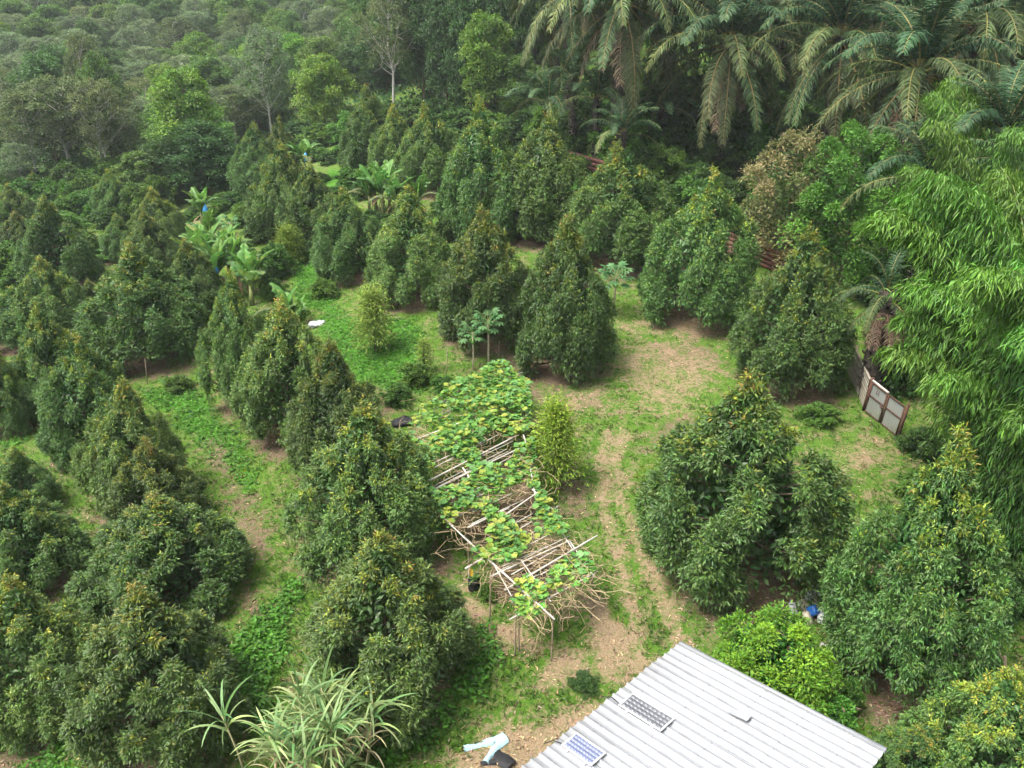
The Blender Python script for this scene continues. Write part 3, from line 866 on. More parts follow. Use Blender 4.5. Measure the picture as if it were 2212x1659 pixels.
def palm(u, v, y, label, scale=1.0, nf=30, rz=0.0, young=False, dead=3, group=GROUP_P, name='oil_palm', hmin=0.8):
    p = at_depth(u, v, y); z0 = float(H(p[0], p[1]))
    h = max(hmin, p[2] - z0)
    t = thing(name, label, 'palm', (p[0], p[1], z0), (0, 0, rz), (1, 1, 1), group)
    link('trunk', palm_trunk(h, .40 if not young else .22), t)
    for i in range(nf):
        f = i / (nf - 1)
        kind = ('up' if f < .24 else 'mid' if f < .50 else 'low' if f < .74 else 'old') if not young else ('up' if f < .5 else 'mid' if f < .85 else 'low')
        me = FR[kind][random.randrange(3)]
        s = scale * (.88 + .2 * random.random())
        link('palm_frond', me, t, (0, 0, h - .1 + .25 * (1 - f)), (random.gauss(0, .10), random.gauss(0, .10), i * 2.39996 + random.gauss(0, .12)), (s, s, s))
    for i in range(dead):
        a = random.random() * 6.28; s = scale * (.8 + .3 * random.random())
        link('palm_frond', FR['dead'][i % 2], t, (0, 0, h - .35), (0, 0, a), (s, s, s), label='dead brown hanging frond')
    return t
palm(1580, 96, 61, 'oil palm with broad drooping crown, bird nest fern on its trunk', 1.05, 44, .3)
palm(1818, 84, 58, 'oil palm right of the fern bearing palm, yellowish arching fronds', 1.02, 44, 1.2, dead=5)
palm(1985, 160, 50, 'oil palm with a dark stubby trunk top and brown fronds spread to the left', .98, 42, 2.0)
palm(2115, 50, 56, 'oil palm at the top right behind the bamboo tip', 1.0, 38, .8)
palm(1345, 2, 63, 'leftmost large oil palm, its crown cut by the top edge', 1.12, 46, .1, dead=5)
palm(1455, -5, 71, 'oil palm cut by the top edge between the leftmost palm and the fern bearing palm', 1.1, 38, .5)
palm(1700, 8, 72, 'oil palm behind, in the gap between the two central palms', 1.05, 40, 1.7)
palm(1945, -12, 68, 'oil palm cut by the top edge above the stubby trunk palm', 1.05, 40, 2.5)
palm(2225, 20, 61, 'oil palm in the very top right corner', 1.0, 38, 2.9)
palm(1235, -50, 76, 'oil palm hidden behind the leftmost large palm', 1.1, 42, 2.2)
palm(2165, 300, 40, 'low oil palm behind the bamboo at the right edge', .72, 22, .4, True, 0, None)
palm(2015, 400, 41, 'young oil palm with upright dark fronds behind the glossy green tree', .75, 16, .9, True, 0, None)
palm(2215, 420, 37, 'low oil palm half hidden at the right edge behind the bamboo', .7, 18, 1.9, True, 0, None)
for i, (u, v, y) in enumerate([(1300, -60, 88), (1400, -90, 92), (1520, -70, 90), (1620, -80, 94), (1780, -70, 88), (1880, -60, 92), (2020, -60, 86), (2150, -50, 90), (2260, -70, 84), (1205, -60, 92), (2080, 60, 74), (1660, 20, 80)]):
    palm(u, v, y, 'dim oil palm standing in the second row behind the front palms', 1.05, 26, random.random() * 6, False, 1, 'oil palms of the second row')
GROUP_Y = 'young palms in the undergrowth below the tall palms'
for (u, v, y, s, lab) in [(1185, 225, 66, .60, 'young palm beside the far end of the dirt path'), (1290, 215, 65, .62, 'young palm below the fronds of the leftmost large palm'),
        (1345, 290, 59, .52, 'young palm right behind the dark orange tipped durian tree'), (1430, 240, 64, .55, 'young palm in the dark left of the fern bearing trunk'),
        (1240, 175, 70, .6, 'young palm deeper in the undergrowth beneath the leftmost palm')]:
    palm(u, v, y, lab, s, 17, random.random() * 6, True, 0, GROUP_Y, 'young_palm', .4)
# large drooping grey frond by the fence
fd = palm(1915, 640, 33.5, 'stout low palm with grey drooping fronds behind the wooden fence', .40, 12, 2.3, False, 18, None)

# bird nest fern on a palm trunk
q = at_depth(1560, 292, 61.2)
fern = thing('birds_nest_fern', 'pale green bird nest fern clinging to an oil palm trunk', 'fern', tuple(q))
g = Geo(); n = 26; a = np.arange(n) * 2.4
D = np.stack([np.cos(a), np.sin(a), .5 + .5 * np.random.default_rng(3).random(n)], 1)
g.strips(np.zeros((n, 3)), D, np.tile([0, 0, 1.0], (n, 1)), 1.3, .22, jit((.11, .22, .05), n, RNG, .15, .05), 4, 1.2)
link('fern_fronds', g.mesh('fern_fronds', M['broad_leaf']), fern)

# ------------------------------------------------------------------ shrubs and small trees at right, undergrowth
SH = {
 'dark': [forest_tree(400 + i, 2.6, .02, 1.5, 30, 150, .20, (.022, .056, .013), (.050, .110, .020), M['bark'], .05, 1.0, 1, .1, .3, 1.1) for i in range(2)],
 'green': [forest_tree(410 + i, 2.6, .02, 1.5, 30, 150, .20, (.034, .092, .014), (.085, .18, .026), M['bark'], .05, 1.0, 1, .1, .3, 1.1) for i in range(2)],
}
def shrub_px(kind, u, v, wd, hgt, label, name='shrub', group=None, k=0, cat='shrub'):
    p = ground(u, v); dep = project(*p)[2]; r = wd / 2 * dep / F
    cr, tr = SH[kind][k]
    return plant_tree(name, label, cat, p[0], p[1], p[2] - .1, random.random() * 6, (r / 1.5, r / 1.5, hgt / 2.6), cr, tr, group, 'foliage')
GB2 = 'bushes between the orchard trees'
def strew(n, f, kinds, label, group, wd, hh, seed):
    r_ = random.Random(seed)
    for i in range(n):
        u, v = f(r_)
        shrub_px(r_.choice(kinds), u, v, wd[0] + r_.random() * (wd[1] - wd[0]), hh[0] + r_.random() * (hh[1] - hh[0]), label, group=group, k=r_.randrange(2))
GS = 'dark shrubs in the undergrowth below the palms'
rs = random.Random(4)
for i in range(46):
    u = 1120 + rs.random() * 800; v = 262 + (u - 1120) * .14 + rs.random() * 70 - 10
    shrub_px('dark' if rs.random() < .75 else 'green', u, v, 70 + rs.random() * 60, 1.6 + rs.random() * 2.2, 'dense leafy shrub in the dark undergrowth below the palms', group=GS, k=rs.randrange(2))
strew(30, lambda r: (lambda u: (u, 395 + r.random() * 95 - u * .04))(r.random() * 430 - 20), ['green', 'green', 'dark'], 'leafy green bush growing between the orchard trees', GB2, (60, 120), (1.8, 3.6), 1)
strew(26, lambda r: (r.random() * 300 - 30, 470 + r.random() * 150), ['green', 'green', 'dark'], 'leafy green bush growing between the orchard trees', GB2, (60, 120), (1.2, 2.8), 8)
strew(24, lambda r: (620 + r.random() * 480, 262 + r.random() * 70), ['dark', 'dark', 'green'], 'dense leafy shrub at the foot of the dark wood behind the back row', 'shrubs along the foot of the wood', (60, 110), (1.6, 3.2), 2)
strew(26, lambda r: (lambda u: (u, 330 + (u - 1230) * .22 + r.random() * 100))(1230 + r.random() * 560), ['dark', 'green', 'dark'], 'dense leafy shrub in the dark undergrowth below the palms', GS, (70, 130), (1.4, 2.8), 3)
strew(26, lambda r: (1380 + r.random() * 560, 205 + r.random() * 80), ['dark'], 'dense leafy shrub in the dark undergrowth below the palms', GS, (90, 150), (1.6, 3.0), 9)
strew(22, lambda r: (480 + r.random() * 620, 395 + r.random() * 150), ['green', 'dark'], 'leafy green bush growing between the orchard trees', GB2, (45, 85), (.7, 1.8), 4)
strew(16, lambda r: (1960 + r.random() * 260, 980 + r.random() * 420), ['dark', 'green'], 'shaded bush under the overhanging bamboo', 'bushes in the shade below the bamboo', (80, 150), (1.0, 2.2), 5)
strew(16, lambda r: (1890 + r.random() * 330, 520 + r.random() * 330), ['dark', 'green'], 'shaded bush under the overhanging bamboo', 'bushes in the shade below the bamboo', (80, 150), (1.4, 3.2), 6)
for (u, v, wd, h, kd) in [(600, 600, 80, 2.4, 'green'), (700, 640, 70, 1.2, 'green'), (640, 690, 50, .9, 'green'), (860, 870, 70, 1.0, 'green'), (900, 830, 80, 1.2, 'green'),
        (960, 850, 60, 1.0, 'green'), (1262, 1482, 66, .42, 'dark'), (1050, 1290, 46, .6, 'green'), (1770, 905, 90, .8, 'green'), (1830, 1540, 60, 1.3, 'green'), (470, 400, 90, 3, 'dark'), (200, 440, 80, 3, 'green'),
        (130, 470, 70, 2.4, 'green'), (30, 500, 90, 3, 'green'), (180, 560, 60, 1.5, 'green'), (430, 620, 70, 2, 'green'), (640, 560, 60, 2, 'green'), (1000, 570, 60, 1.5, 'dark'), (690, 345, 60, 1.4, 'green'), (715, 352, 60, 1.2, 'dark'), (740, 345, 60, 1.5, 'green'), (675, 330, 50, 1.5, 'dark'), (480, 462, 60, 1.3, 'green'), (425, 470, 50, 1.2, 'dark'), (400, 480, 50, 1.0, 'green'), (530, 475, 60, 1.6, 'green'), (560, 520, 70, 1.5, 'dark'), (520, 555, 60, 1.2, 'green'), (590, 640, 60, 1.2, 'green'), (570, 700, 60, 1.0, 'green'), (720, 600, 55, 1.0, 'green'), (680, 560, 60, 1.4, 'dark'), (760, 350, 60, 1.5, 'green'), (850, 500, 60, 1.2, 'green'), (505, 450, 60, 1.5, 'dark'), (455, 470, 45, .9, 'green'), (900, 505, 60, 1.3, 'green'), (390, 840, 60, .8, 'green')]:
    lab = {(600, 600): 'bright leafy bush below the small yellow young tree', (1260, 1478): 'small dark shrub alone on the grass near the shed eave', (1050, 1290): 'green weeds growing by the black planter bag',
           (1770, 905): 'low leafy branch lying in the shade near the gate', (1830, 1540): 'green bush at the foot of the lime tree near the roof edge', (390, 840): 'low weeds at the top of the left grass strip',
           (860, 870): 'green bush above the black net', (900, 830): 'green bush below the thin sapling', (960, 850): 'green bush touching the far left corner of the trellis'}.get((u, v))
    shrub_px(kd, u, v, wd, h, lab or 'leafy green bush growing between the orchard trees', group=None if lab else 'bushes between the orchard trees', k=0)
for (u, v, vb, wd, col, col2, leaf, lab, nm, cat, per) in [
    (1868, 268, 650, 250, (.030, .110, .015), (.085, .24, .028), .18, 'glossy green rounded tree in front of the oil palms, left of the bamboo', 'glossy_tree', 'tree', 460),
    (1730, 290, 600, 230, (.055, .11, .025), (.30, .25, .11), .22, 'tree with pale brown withered leaves between the glossy tree and the durian row', 'withered_tree', 'tree', 190),
    (1682, 1352, 1568, 262, (.030, .12, .012), (.26, .44, .028), .11, 'bright yellow green lime tree beside the shed roof', 'lime_tree', 'tree', 420),
    (1820, 1500, 1600, 80, (.04, .15, .02), (.10, .30, .03), .10, 'small bright green shoot bush between lime tree and roof edge', 'bush', 'shrub', 120)]:
    x, y, z, h, r = solve_tree(u, v, vb, wd)
    cr, tr = forest_tree(int(u), h, .06, r, 44 if wd > 100 else 20, per, leaf, col, col2, M['bark'], .07, 1.1, 1, .10, .3, 1.0)
    plant_tree(nm, lab, cat, x, y, z, 0, (1, 1, 1), cr, tr)

# ------------------------------------------------------------------ bamboo clumps at right
def bamboo_culm(seed, Lc, reach, n_br, col, col2):
    rg = np.random.default_rng(seed); g = Geo(); b = Geo()
    n = 14; s = np.linspace(0, 1, n)
    a = rd(86) - rd(reach) * s ** 2.6
    ds = Lc / (n - 1)
    x = np.concatenate([[0], np.cumsum(np.cos(a[:-1]) * ds)]); z = np.concatenate([[0], np.cumsum(np.sin(a[:-1]) * ds)])
    pts = np.stack([x, .15 * np.sin(s * 5 + seed), z], 1)
    b.tube(pts, .05 * (1 - .88 * s) + .004, 6)
    t = .10 + .90 * rg.random(n_br) ** .85
    P0 = np.stack([np.interp(t, s, pts[:, k]) for k in range(3)], 1)
    ang = rg.random(n_br) * 6.283
    bl = (.35 + 1.25 * np.sin(np.pi * np.clip(.1 + .82 * t, 0, 1))) * (.5 + .6 * rg.random(n_br))
    bd = nrm(np.stack([np.cos(ang) + .3, np.sin(ang), .55 * np.ones(n_br)], 1))
    m = 9
    k = rg.random((n_br, m, 1)) ** .6
    P = P0[:, None] + bd[:, None] * bl[:, None, None] * k + np.array([0, 0, -1.0]) * (bl[:, None, None] * k ** 2 * .9) + rg.normal(size=(n_br, m, 3)) * .09
    D = nrm(bd[:, None] * .45 + np.array([.12, -.1, -.95]) + rg.normal(size=(n_br, m, 3)) * .32)
    N = nrm(rg.normal(size=(n_br, m, 3)) * .5 + np.array([0, 0, 1.0]) + bd[:, None] * .7)
    N_ = n_br * m
    tone = np.clip(np.repeat(rg.random(n_br), m)[:, None] * .5 + .5 * np.repeat(t, m)[:, None] ** 2 + .15 * rg.normal(size=(N_, 1)), 0, 1)
    C = jit(np.array(col) + (np.array(col2) - np.array(col)) * tone, N_, rg, .16, .06)
    g.leaves(P.reshape(-1, 3), D.reshape(-1, 3), N.reshape(-1, 3), .23 + .17 * rg.random(N_), .036 + .014 * rg.random(N_), C, .1, .2)
    return b.mesh('bamboo_culm', M['bamboo_culm'], True), g.mesh('bamboo_leaves', M['bamboo_leaf'])
BC = [bamboo_culm(500 + i, [13.2, 14.2, 11.5, 12.6, 10.0, 8.4][i], [62, 74, 95, 84, 105, 112][i], [640, 660, 600, 600, 580, 500][i], (.034, .112, .015), (.105, .235, .025)) for i in range(6)]
def bamboo(u, v, label, n, sc, seed, y=None):
    p = ground(u, v); x, yy = p[0], p[1]
    if y: q = at_depth(u, v, y); x, yy = q[0], y
    r_ = random.Random(seed)
    t = thing('bamboo_clump', label, 'bamboo', (x, yy, float(H(x, yy))), (0, 0, 0), (sc, sc, sc))
    for i in range(n):
        cm, lm = BC[i % 6]
        a = i * 2.39996 + r_.gauss(0, .2); rr = .9 * math.sqrt(r_.random()); s = .85 + .25 * r_.random()
        c = link('bamboo_culm', cm, t, (math.cos(a) * rr, math.sin(a) * rr, -.1), (0, 0, a), (s, s, s))
        link('bamboo_leaves', lm, c)
    return t
bamboo(2172, 1180, 'large light green bamboo clump hanging over the gate at the right edge', 46, 1.0, 3)
bamboo(2250, 150, 'smaller bamboo clump behind, its tips in front of the palms at top right', 20, 1.0, 6, y=36)

# ------------------------------------------------------------------ bananas
def banana_leaf(seed, L=2.1, Wd=.55, elev=65, bend=95, torn=.3, col=(.07, .17, .03)):
    rg = np.random.default_rng(seed); n = 17; s = np.linspace(0, 1, n)
    a = rd(elev) - rd(bend) * s ** 1.4; ds = L / (n - 1)
    x = np.concatenate([[0], np.cumsum(np.cos(a[:-1]) * ds)]); z = np.concatenate([[0], np.cumsum(np.sin(a[:-1]) * ds)])
    U = np.stack([-np.sin(a), 0 * a, np.cos(a)], 1); mid = np.stack([x, 0 * x, z], 1)
    g = Geo()
    wv = np.where(s < .16, .04, Wd / 2 * np.sin(np.pi * np.clip((s - .14) / .87, 0, 1) ** .75) ** .6 + .01)
    rows = []
    for sd in (-1, 1):
        cut = np.where((rg.random(n) < torn) & (s > .2), .45, 1.0)
        e1 = mid + np.array([0, sd, 0]) * (wv * .55)[:, None] + U * (wv * .28)[:, None]
        e2 = mid + np.array([0, sd, 0]) * (wv * cut)[:, None] + U * (wv * (.28 - .45 * (1 - cut) - .1))[:, None]
        V = np.stack([mid, e1, e2], 1) if sd > 0 else np.stack([e2, e1, mid], 1)
        C = np.array(col) * (1 + .15 * rg.normal(size=(n, 3, 1))) + (rg.random((n, 3, 1)) < .06) * np.array([.12, .06, .01])
        g.grid(V, np.clip(C, .01, .8))
    g.tube(mid - U * .012, .03 * (1 - .85 * s) + .004, 4, (.20, .30, .08), cap=False)
    return g.mesh('banana_leaf', M['broad_leaf'])
BL = [banana_leaf(600 + i, 1.9 + .15 * (i % 3), .78, [86, 80, 74, 66, 72, 48][i], [22, 38, 55, 70, 85, 100][i], [.10, .22, .3, .4, .45, .55][i], [(.085, .20, .035), (.075, .18, .03), (.065, .16, .03), (.07, .15, .04), (.09, .19, .05), (.10, .13, .05)][i]) for i in range(6)]
dead_leaf = banana_leaf(620, 1.7, .35, -30, 55, .6, (.26, .17, .10))
bs = Geo(); bs.tube([(0, 0, -.2), (.02, 0, .8), (0, .03, 1.7)], [.13, .11, .07], 8, (1, 1, 1)); banana_stem = bs.mesh('banana_stem', plain_mat('banana_stem', (.16, .18, .06), .6, .3, 0, .4, 4), True)
bb = Geo(); bb.blob((0, 0, -.42), (.21, .21, .5), (1, 1, 1), 10, 8, .08, 3, .8); bb.tube([(0, 0, .05), (0, 0, .25)], [.05, .03], 5); bag_me = bb.mesh('bunch_bag', M['blue_film'], True)
GB = 'banana plants between the durian rows'
def banana(u, v, h, label, nl=9, s=1.0, deadn=1, bag=None, tint=None):
    p = ground(u, v)
    t = thing('banana_plant', label, 'banana plant', tuple(p), (0, 0, random.random() * 6), (1, 1, 1), GB)
    hs_ = h * .62; s *= 1.08
    link('banana_stem', banana_stem, t, scale=(s, s, hs_ / 1.7))
    for i in range(nl):
        k = min(5, int(i * 6 / nl)); q = s * (.85 + .3 * random.random())
        link('banana_leaf', BL[k], t, (0, 0, hs_ - .1 - .25 * i / nl), (random.gauss(0, .12), random.gauss(0, .1), i * 2.4 + random.gauss(0, .3)), (q, q, q))
    for i in range(deadn):
        link('banana_leaf', dead_leaf, t, (0, 0, hs_ - .25), (0, 0, random.random() * 6), (s * .7,) * 3, label='withered brown leaf')
    if bag:
        q = at_depth(bag[0], bag[1], p[1] - .5)
        b = link('bunch_bag', bag_me, None, (q[0], q[1], q[2] + .5), (0, .1, random.random()), (bag[2],) * 3)
        tag(b, bag[3], 'bag')
    return t
banana(440, 500, 2.6, 'lone banana plant with the bright blue bag, left of the durian group', 8, 1.0, 2, (445, 460, .95, 'bright blue bunch bag hanging on the lone banana at left'))
banana(662, 400, 3.4, 'far lone banana plant with arching torn leaves above the durian trees', 9, 1.15, 2, (661, 344, .7, 'small pale blue bunch bag below the far lone banana'))
banana(800, 470, 2.6, 'upright banana at the left of the big banana clump', 9, 1.05, 1)
banana(828, 470, 2.9, 'tallest upright banana in the middle of the big banana clump', 9, 1.1, 2)
banana(856, 478, 2.5, 'banana at the right of the big banana clump', 8, 1.0, 1)
banana(905, 470, 2.2, 'slim banana behind the durian tree right of the big clump', 6, .9, 2)
banana(440, 640, 3.2, 'ragged banana left in the ragged row behind the slender durian tree', 8, 1.15, 2)
banana(478, 650, 3.1, 'ragged banana in the middle of the ragged row', 9, 1.15, 3)
banana(520, 640, 2.8, 'ragged banana right in the ragged row, browning leaves', 8, 1.1, 3, (470, 592, .55, 'blue bunch bag beside the tip of a durian tree'))
banana(812, 455, 2.6, 'banana at the back left of the big banana clump', 8, 1.0, 1)
banana(842, 458, 2.7, 'banana at the back right of the big banana clump', 8, 1.0, 1)
banana(455, 615, 3.0, 'ragged banana at the back left of the ragged row', 9, 1.1, 3)
banana(500, 618, 2.9, 'ragged banana at the back right of the ragged row', 9, 1.1, 3)
banana(460, 560, 2.4, 'banana between the ragged row and the blue bagged banana', 8, 1.0, 2)
banana(545, 660, 2.0, 'banana with long low fresh leaves right of the ragged row', 7, 1.15, 0)
banana(620, 700, 1.1, 'young banana with upright light leaves left of the white sack', 6, .8, 0)
banana(648, 705, .9, 'smallest young banana next to the white sack', 5, .65, 0)
banana(365, 838, .3, 'tiny banana sucker at the top of the left grass strip', 4, .35, 0)

# ------------------------------------------------------------------ papayas
def papaya_leaf():
    g = Geo(); Lp = .75
    g.tube([(0, 0, 0), (Lp * .5, 0, .12), (Lp, 0, .05)], [.018, .014, .01], 4, (.20, .27, .09), cap=False)
    for k in range(8):
        a = (k - 3.5) / 3.5 * rd(150)
        for da, ll in ((0, .42), (-.22, .28), (.22, .28)):
            d = np.array([[math.cos(a + da), math.sin(a + da), -.35]])
            g.leaves(np.array([[Lp, 0, .05]]), d, np.array([[0, 0, 1.0]]), ll, .15, (.085, .20, .07), .1, .15)
    return g.mesh('papaya_leaf', M['broad_leaf'])
PL = papaya_leaf()
pt = Geo(); pt.tube([(0, 0, -.1), (.05, .02, 1.0), (0, 0, 2.0)], [.075, .06, .045], 7); papaya_trunk = pt.mesh('papaya_trunk', plain_mat('papaya_trunk', (.36, .32, .22), .8, .2, 0, .3, 6), True)
pf = Geo(); pf.blob((0, 0, 0), (.07, .07, .12), (1, 1, 1), 8, 6); papaya_fruit = pf.mesh('papaya_fruit', M['fruit'], True)
def papaya(u, v, vt, label, n, s=1.0):
    p = ground(u, v); d = ray(u, vt); top = CAM_Z + d[2] / d[1] * p[1]; h = top - p[2]
    t = thing('papaya_tree', label, 'papaya', tuple(p), (0, 0, random.random()))
    link('trunk', papaya_trunk, t, scale=(s, s, h / 2))
    for i in range(n):
        f = i / n
        link('papaya_leaf', PL, t, (0, 0, h - .02 - .12 * f), (0, rd(-50 + 75 * f), i * 2.4), (s, s, s))
    for i in range(4): link('fruit', papaya_fruit, t, (.1 * math.cos(i * 1.6), .1 * math.sin(i * 1.6), h - .25 - .08 * i))
    return t
papaya(1055, 795, 694, 'taller papaya with umbrella crown on a bare stem behind the trellis', 18, .82)
papaya(1022, 800, 718, 'shorter papaya left of the taller one, same bare thin stem', 14, .72)
papaya(1325, 680, 598, 'pale green papaya in the gap between two durian trees', 18, 1.05)
papaya(500, 510, 480, 'light leaved papaya at the edge of the ragged bananas', 10, .8)

# ------------------------------------------------------------------ cane clump at the bottom
def cane_tuft(seed, n, L, col, col2, w_=.075, dr=1.6):
    rg = np.random.default_rng(seed); g = Geo(); a = np.arange(n) * 2.4 + rg.normal(size=n) * .4
    D = np.stack([np.cos(a), np.sin(a), 1.0 + 1.6 * rg.random(n)], 1)
    P = np.stack([0 * a, 0 * a, -.5 * rg.random(n)], 1)
    C = jit(np.array(col) + (np.array(col2) - np.array(col)) * rg.random((n, 1)), n, rg, .15, .06)
    g.strips(P, D, np.tile([0, 0, 1.0], (n, 1)) + rg.normal(size=(n, 3)) * .3, L * (.6 + .5 * rg.random(n)), w_, C, 7, dr * (.7 + .6 * rg.random(n)))
    return g.mesh('cane_leaves', M['matte_leaf'])
CT = [cane_tuft(700, 13, 1.45, (.09, .19, .06), (.27, .36, .15)), cane_tuft(701, 12, 1.3, (.07, .15, .05), (.20, .28, .10)), cane_tuft(702, 15, 1.5, (.10, .19, .055), (.32, .39, .17))]
CD = cane_tuft(703, 16, 1.0, (.35, .24, .15), (.55, .42, .28), .05, 2.4)
cs = Geo(); cs.tube([(0, 0, -.1), (.03, .02, .7), (0, 0, 1.5)], [.028, .025, .018], 6); cane_stalk = cs.mesh('cane_stalk', plain_mat('cane_stalk', (.30, .27, .14), .6, .3, 0, .4, 5), True)
p = ground(700, 1690)
cl = thing('cane_clump', 'tall clump of arching sugar cane leaves at the bottom edge', 'sugar cane', tuple(p))
rs = random.Random(9)
for i in range(34):
    a = i * 2.4; rr = 1.25 * math.sqrt((i + .5) / 34); hh = 1.2 + rs.random() * 1.9 * (1 - .35 * rr / 1.45)
    c = link('cane_stalk', cane_stalk, cl, (math.cos(a) * rr, math.sin(a) * rr * .8, 0), (rs.gauss(0, .12) - .06 * math.sin(a), rs.gauss(0, .12) + .1 * math.cos(a), rs.random() * 6), (1, 1, hh / 1.5))
    link('cane_leaves', CT[i % 3], c, (0, 0, 1.45), (0, 0, 0), (1, 1, 1.5 / hh))
    if i % 3 == 0: link('dry_leaves', CD, c, (0, 0, 1.0), (0, 0, 1), (1, 1, 1.5 / hh))
p = ground(535, 1690)
c1 = thing('cane_shoot', 'single tall cane shoot leaning left of the cane clump', 'sugar cane', tuple(p), (0, rd(-9), 0))
link('cane_stalk', cane_stalk, c1, scale=(1, 1, 1.5)); link('cane_leaves', CT[0], c1, (0, 0, 2.2))

# ------------------------------------------------------------------ pumpkin trellis
TZ = 1.65
def top_pt(u, v, dz=0.0): return ground(u, v, TZ) + np.array([0, 0, dz])
POLY = [(985, 842), (1088, 800), (1142, 850), (1146, 940), (1158, 1060), (1235, 1168), (1288, 1238), (1195, 1335), (1115, 1318), (1010, 1168), (922, 1088), (872, 936)]
PW = np.array([top_pt(u, v)[:2] for u, v in POLY])
tc_ = PW.mean(0)
tr = thing('trellis', 'long sagging trellis of pale bamboo poles in the middle of the clearing', 'trellis', (tc_[0], tc_[1], float(H(*tc_))))
T0 = np.array(tr.location)
pole_meshes = {}
def pole(a, b, r=.032, mat='dry_pole', name='pole', sag=.03):
    a = np.asarray(a, float); b = np.asarray(b, float); L = np.linalg.norm(b - a)
    key = (round(r, 3), mat)
    if key not in pole_meshes:
        g = Geo(); s = np.linspace(0, 1, 7)
        g.tube(np.stack([s, 0 * s, 0.0 * s], 1), r * (1 - .25 * s) * (1 + .12 * (np.arange(7) % 2)), 7)
        pole_meshes[key] = g.mesh('pole', M[mat], True)
    o = link(name, pole_meshes[key], tr, tuple(a - T0))
    o.rotation_euler = Vector(b - a).to_track_quat('X', 'Z').to_euler(); o.scale = (L, 1, 1)
    return o
# explicit poles seen in the picture
for (a, b) in [((1100, 1336), (1292, 1232)), ((1005, 1230), (1060, 1196)), ((1000, 1158), (1198, 1340)), ((1230, 1165), (1284, 1246)), ((1130, 938), (1152, 1000)),
               ((1142, 990), (1158, 1082)), ((925, 1088), (1012, 1170)), ((935, 1058), (1146, 952)), ((918, 1040), (1120, 940)), ((950, 1075), (1075, 985)), ((990, 1078), (1140, 1000)),
               ((905, 1015), (1010, 962)), ((1150, 1060), (1200, 1110)), ((1190, 1105), (1206, 1092)), ((1090, 1272), (1290, 1160)), ((1060, 1245), (1232, 1165)), ((1105, 1300), (1255, 1215)),
               ((1080, 1120), (1170, 1060)), ((1010, 1140), (1100, 1095)), ((1150, 985), (1158, 968)), ((962, 1090), (1015, 1075)), ((985, 1045), (1035, 1095)), ((950, 870), (1010, 838)),
               ((920, 910), (1060, 850)), ((900, 945), (1080, 880)), ((1048, 1180), (1105, 1290)), ((1090, 1160), (1190, 1300)), ((1170, 1080), (1240, 1190)), ((1000, 1010), (1060, 1100))]:
    pole(top_pt(*a, dz=RNG.normal() * .05), top_pt(*b, dz=RNG.normal() * .05), float(RNG.choice([.022, .028, .034])))
def inpoly(x, y): return sd_poly(np.array([x]), np.array([y]), PW)[0]
for i in range(34):      # further thin cross poles between the seen ones
    v0 = 845 + 460 * (i + RNG.random()) / 34
    ul, ur = np.interp(v0, [840, 935, 1088, 1168, 1318], [985, 882, 925, 1010, 1112]), np.interp(v0 - 70, [800, 850, 1060, 1168, 1250], [1095, 1142, 1158, 1235, 1285])
    f0, f1 = sorted(RNG.random(2)); 
    if f1 - f0 < .35: f1 = min(1, f0 + .45)
    a, b = np.array([ul, v0]), np.array([ur, v0 - .5 * (ur - ul)])
    pole(top_pt(*(a + (b - a) * f0), dz=RNG.normal() * .06 - .05), top_pt(*(a + (b - a) * f1), dz=RNG.normal() * .06 - .05), .018)
for i, (u, v) in enumerate([(885, 940), (915, 1030), (930, 1085), (1010, 1165), (1060, 1245), (1115, 1320), (1195, 1330), (1280, 1240), (1230, 1170), (1160, 1070), (1145, 950), (1130, 860), (1040, 960), (1060, 1080), (1150, 1200), (1120, 1310), (1010, 1010)]):
    a = top_pt(u, v); pole((a[0] + RNG.normal() * .05, a[1], a[2] - TZ - .1), a, .026, 'timber', 'post')
# tangle of dead stems
g = Geo()
n = 0
while n < 620:
    b0, b1 = PW.min(0), PW.max(0); x, y = b0 + RNG.random(2) * (b1 - b0)
    if inpoly(x, y) > .15: continue
    bias = project(x, y, float(H(x, y)) + TZ)[1] > 1130
    if not bias and RNG.random() < .45: continue
    n += 1
    ln = .5 + 1.3 * RNG.random(); a = RNG.random() * 6.28; k = 5
    pts = [(x, y, float(H(x, y)) + TZ + RNG.normal() * .08)]
    for _ in range(k):
        a += RNG.normal() * .5
        q = pts[-1]; pts.append((q[0] + math.cos(a) * ln / k, q[1] + math.sin(a) * ln / k, q[2] + RNG.normal() * .05 - .012))
    g.tube(pts, .0095, 3, (1, 1, 1), cap=False)
for i in range(38):     # stems hanging down along the near end and sides
    e = RNG.integers(0, len(PW)); f = RNG.random(); 
    if i < 45: e = RNG.choice([5, 6, 7, 8])
    q = PW[e] * (1 - f) + PW[(e + 1) % len(PW)] * f
    z = float(H(*q)) + TZ; ln = .3 + .9 * RNG.random(); pts = [(q[0], q[1], z + .05)]
    for _ in range(5): pts.append((pts[-1][0] + RNG.normal() * .09, pts[-1][1] + RNG.normal() * .09, pts[-1][2] - ln / 5))
    g.tube(pts, .009, 3, (1, 1, 1), cap=False)
V = g.V
for a in V: a -= T0
link('dead_stems', g.mesh('dead_stems', M['dry_vine']), tr, kind='stuff')
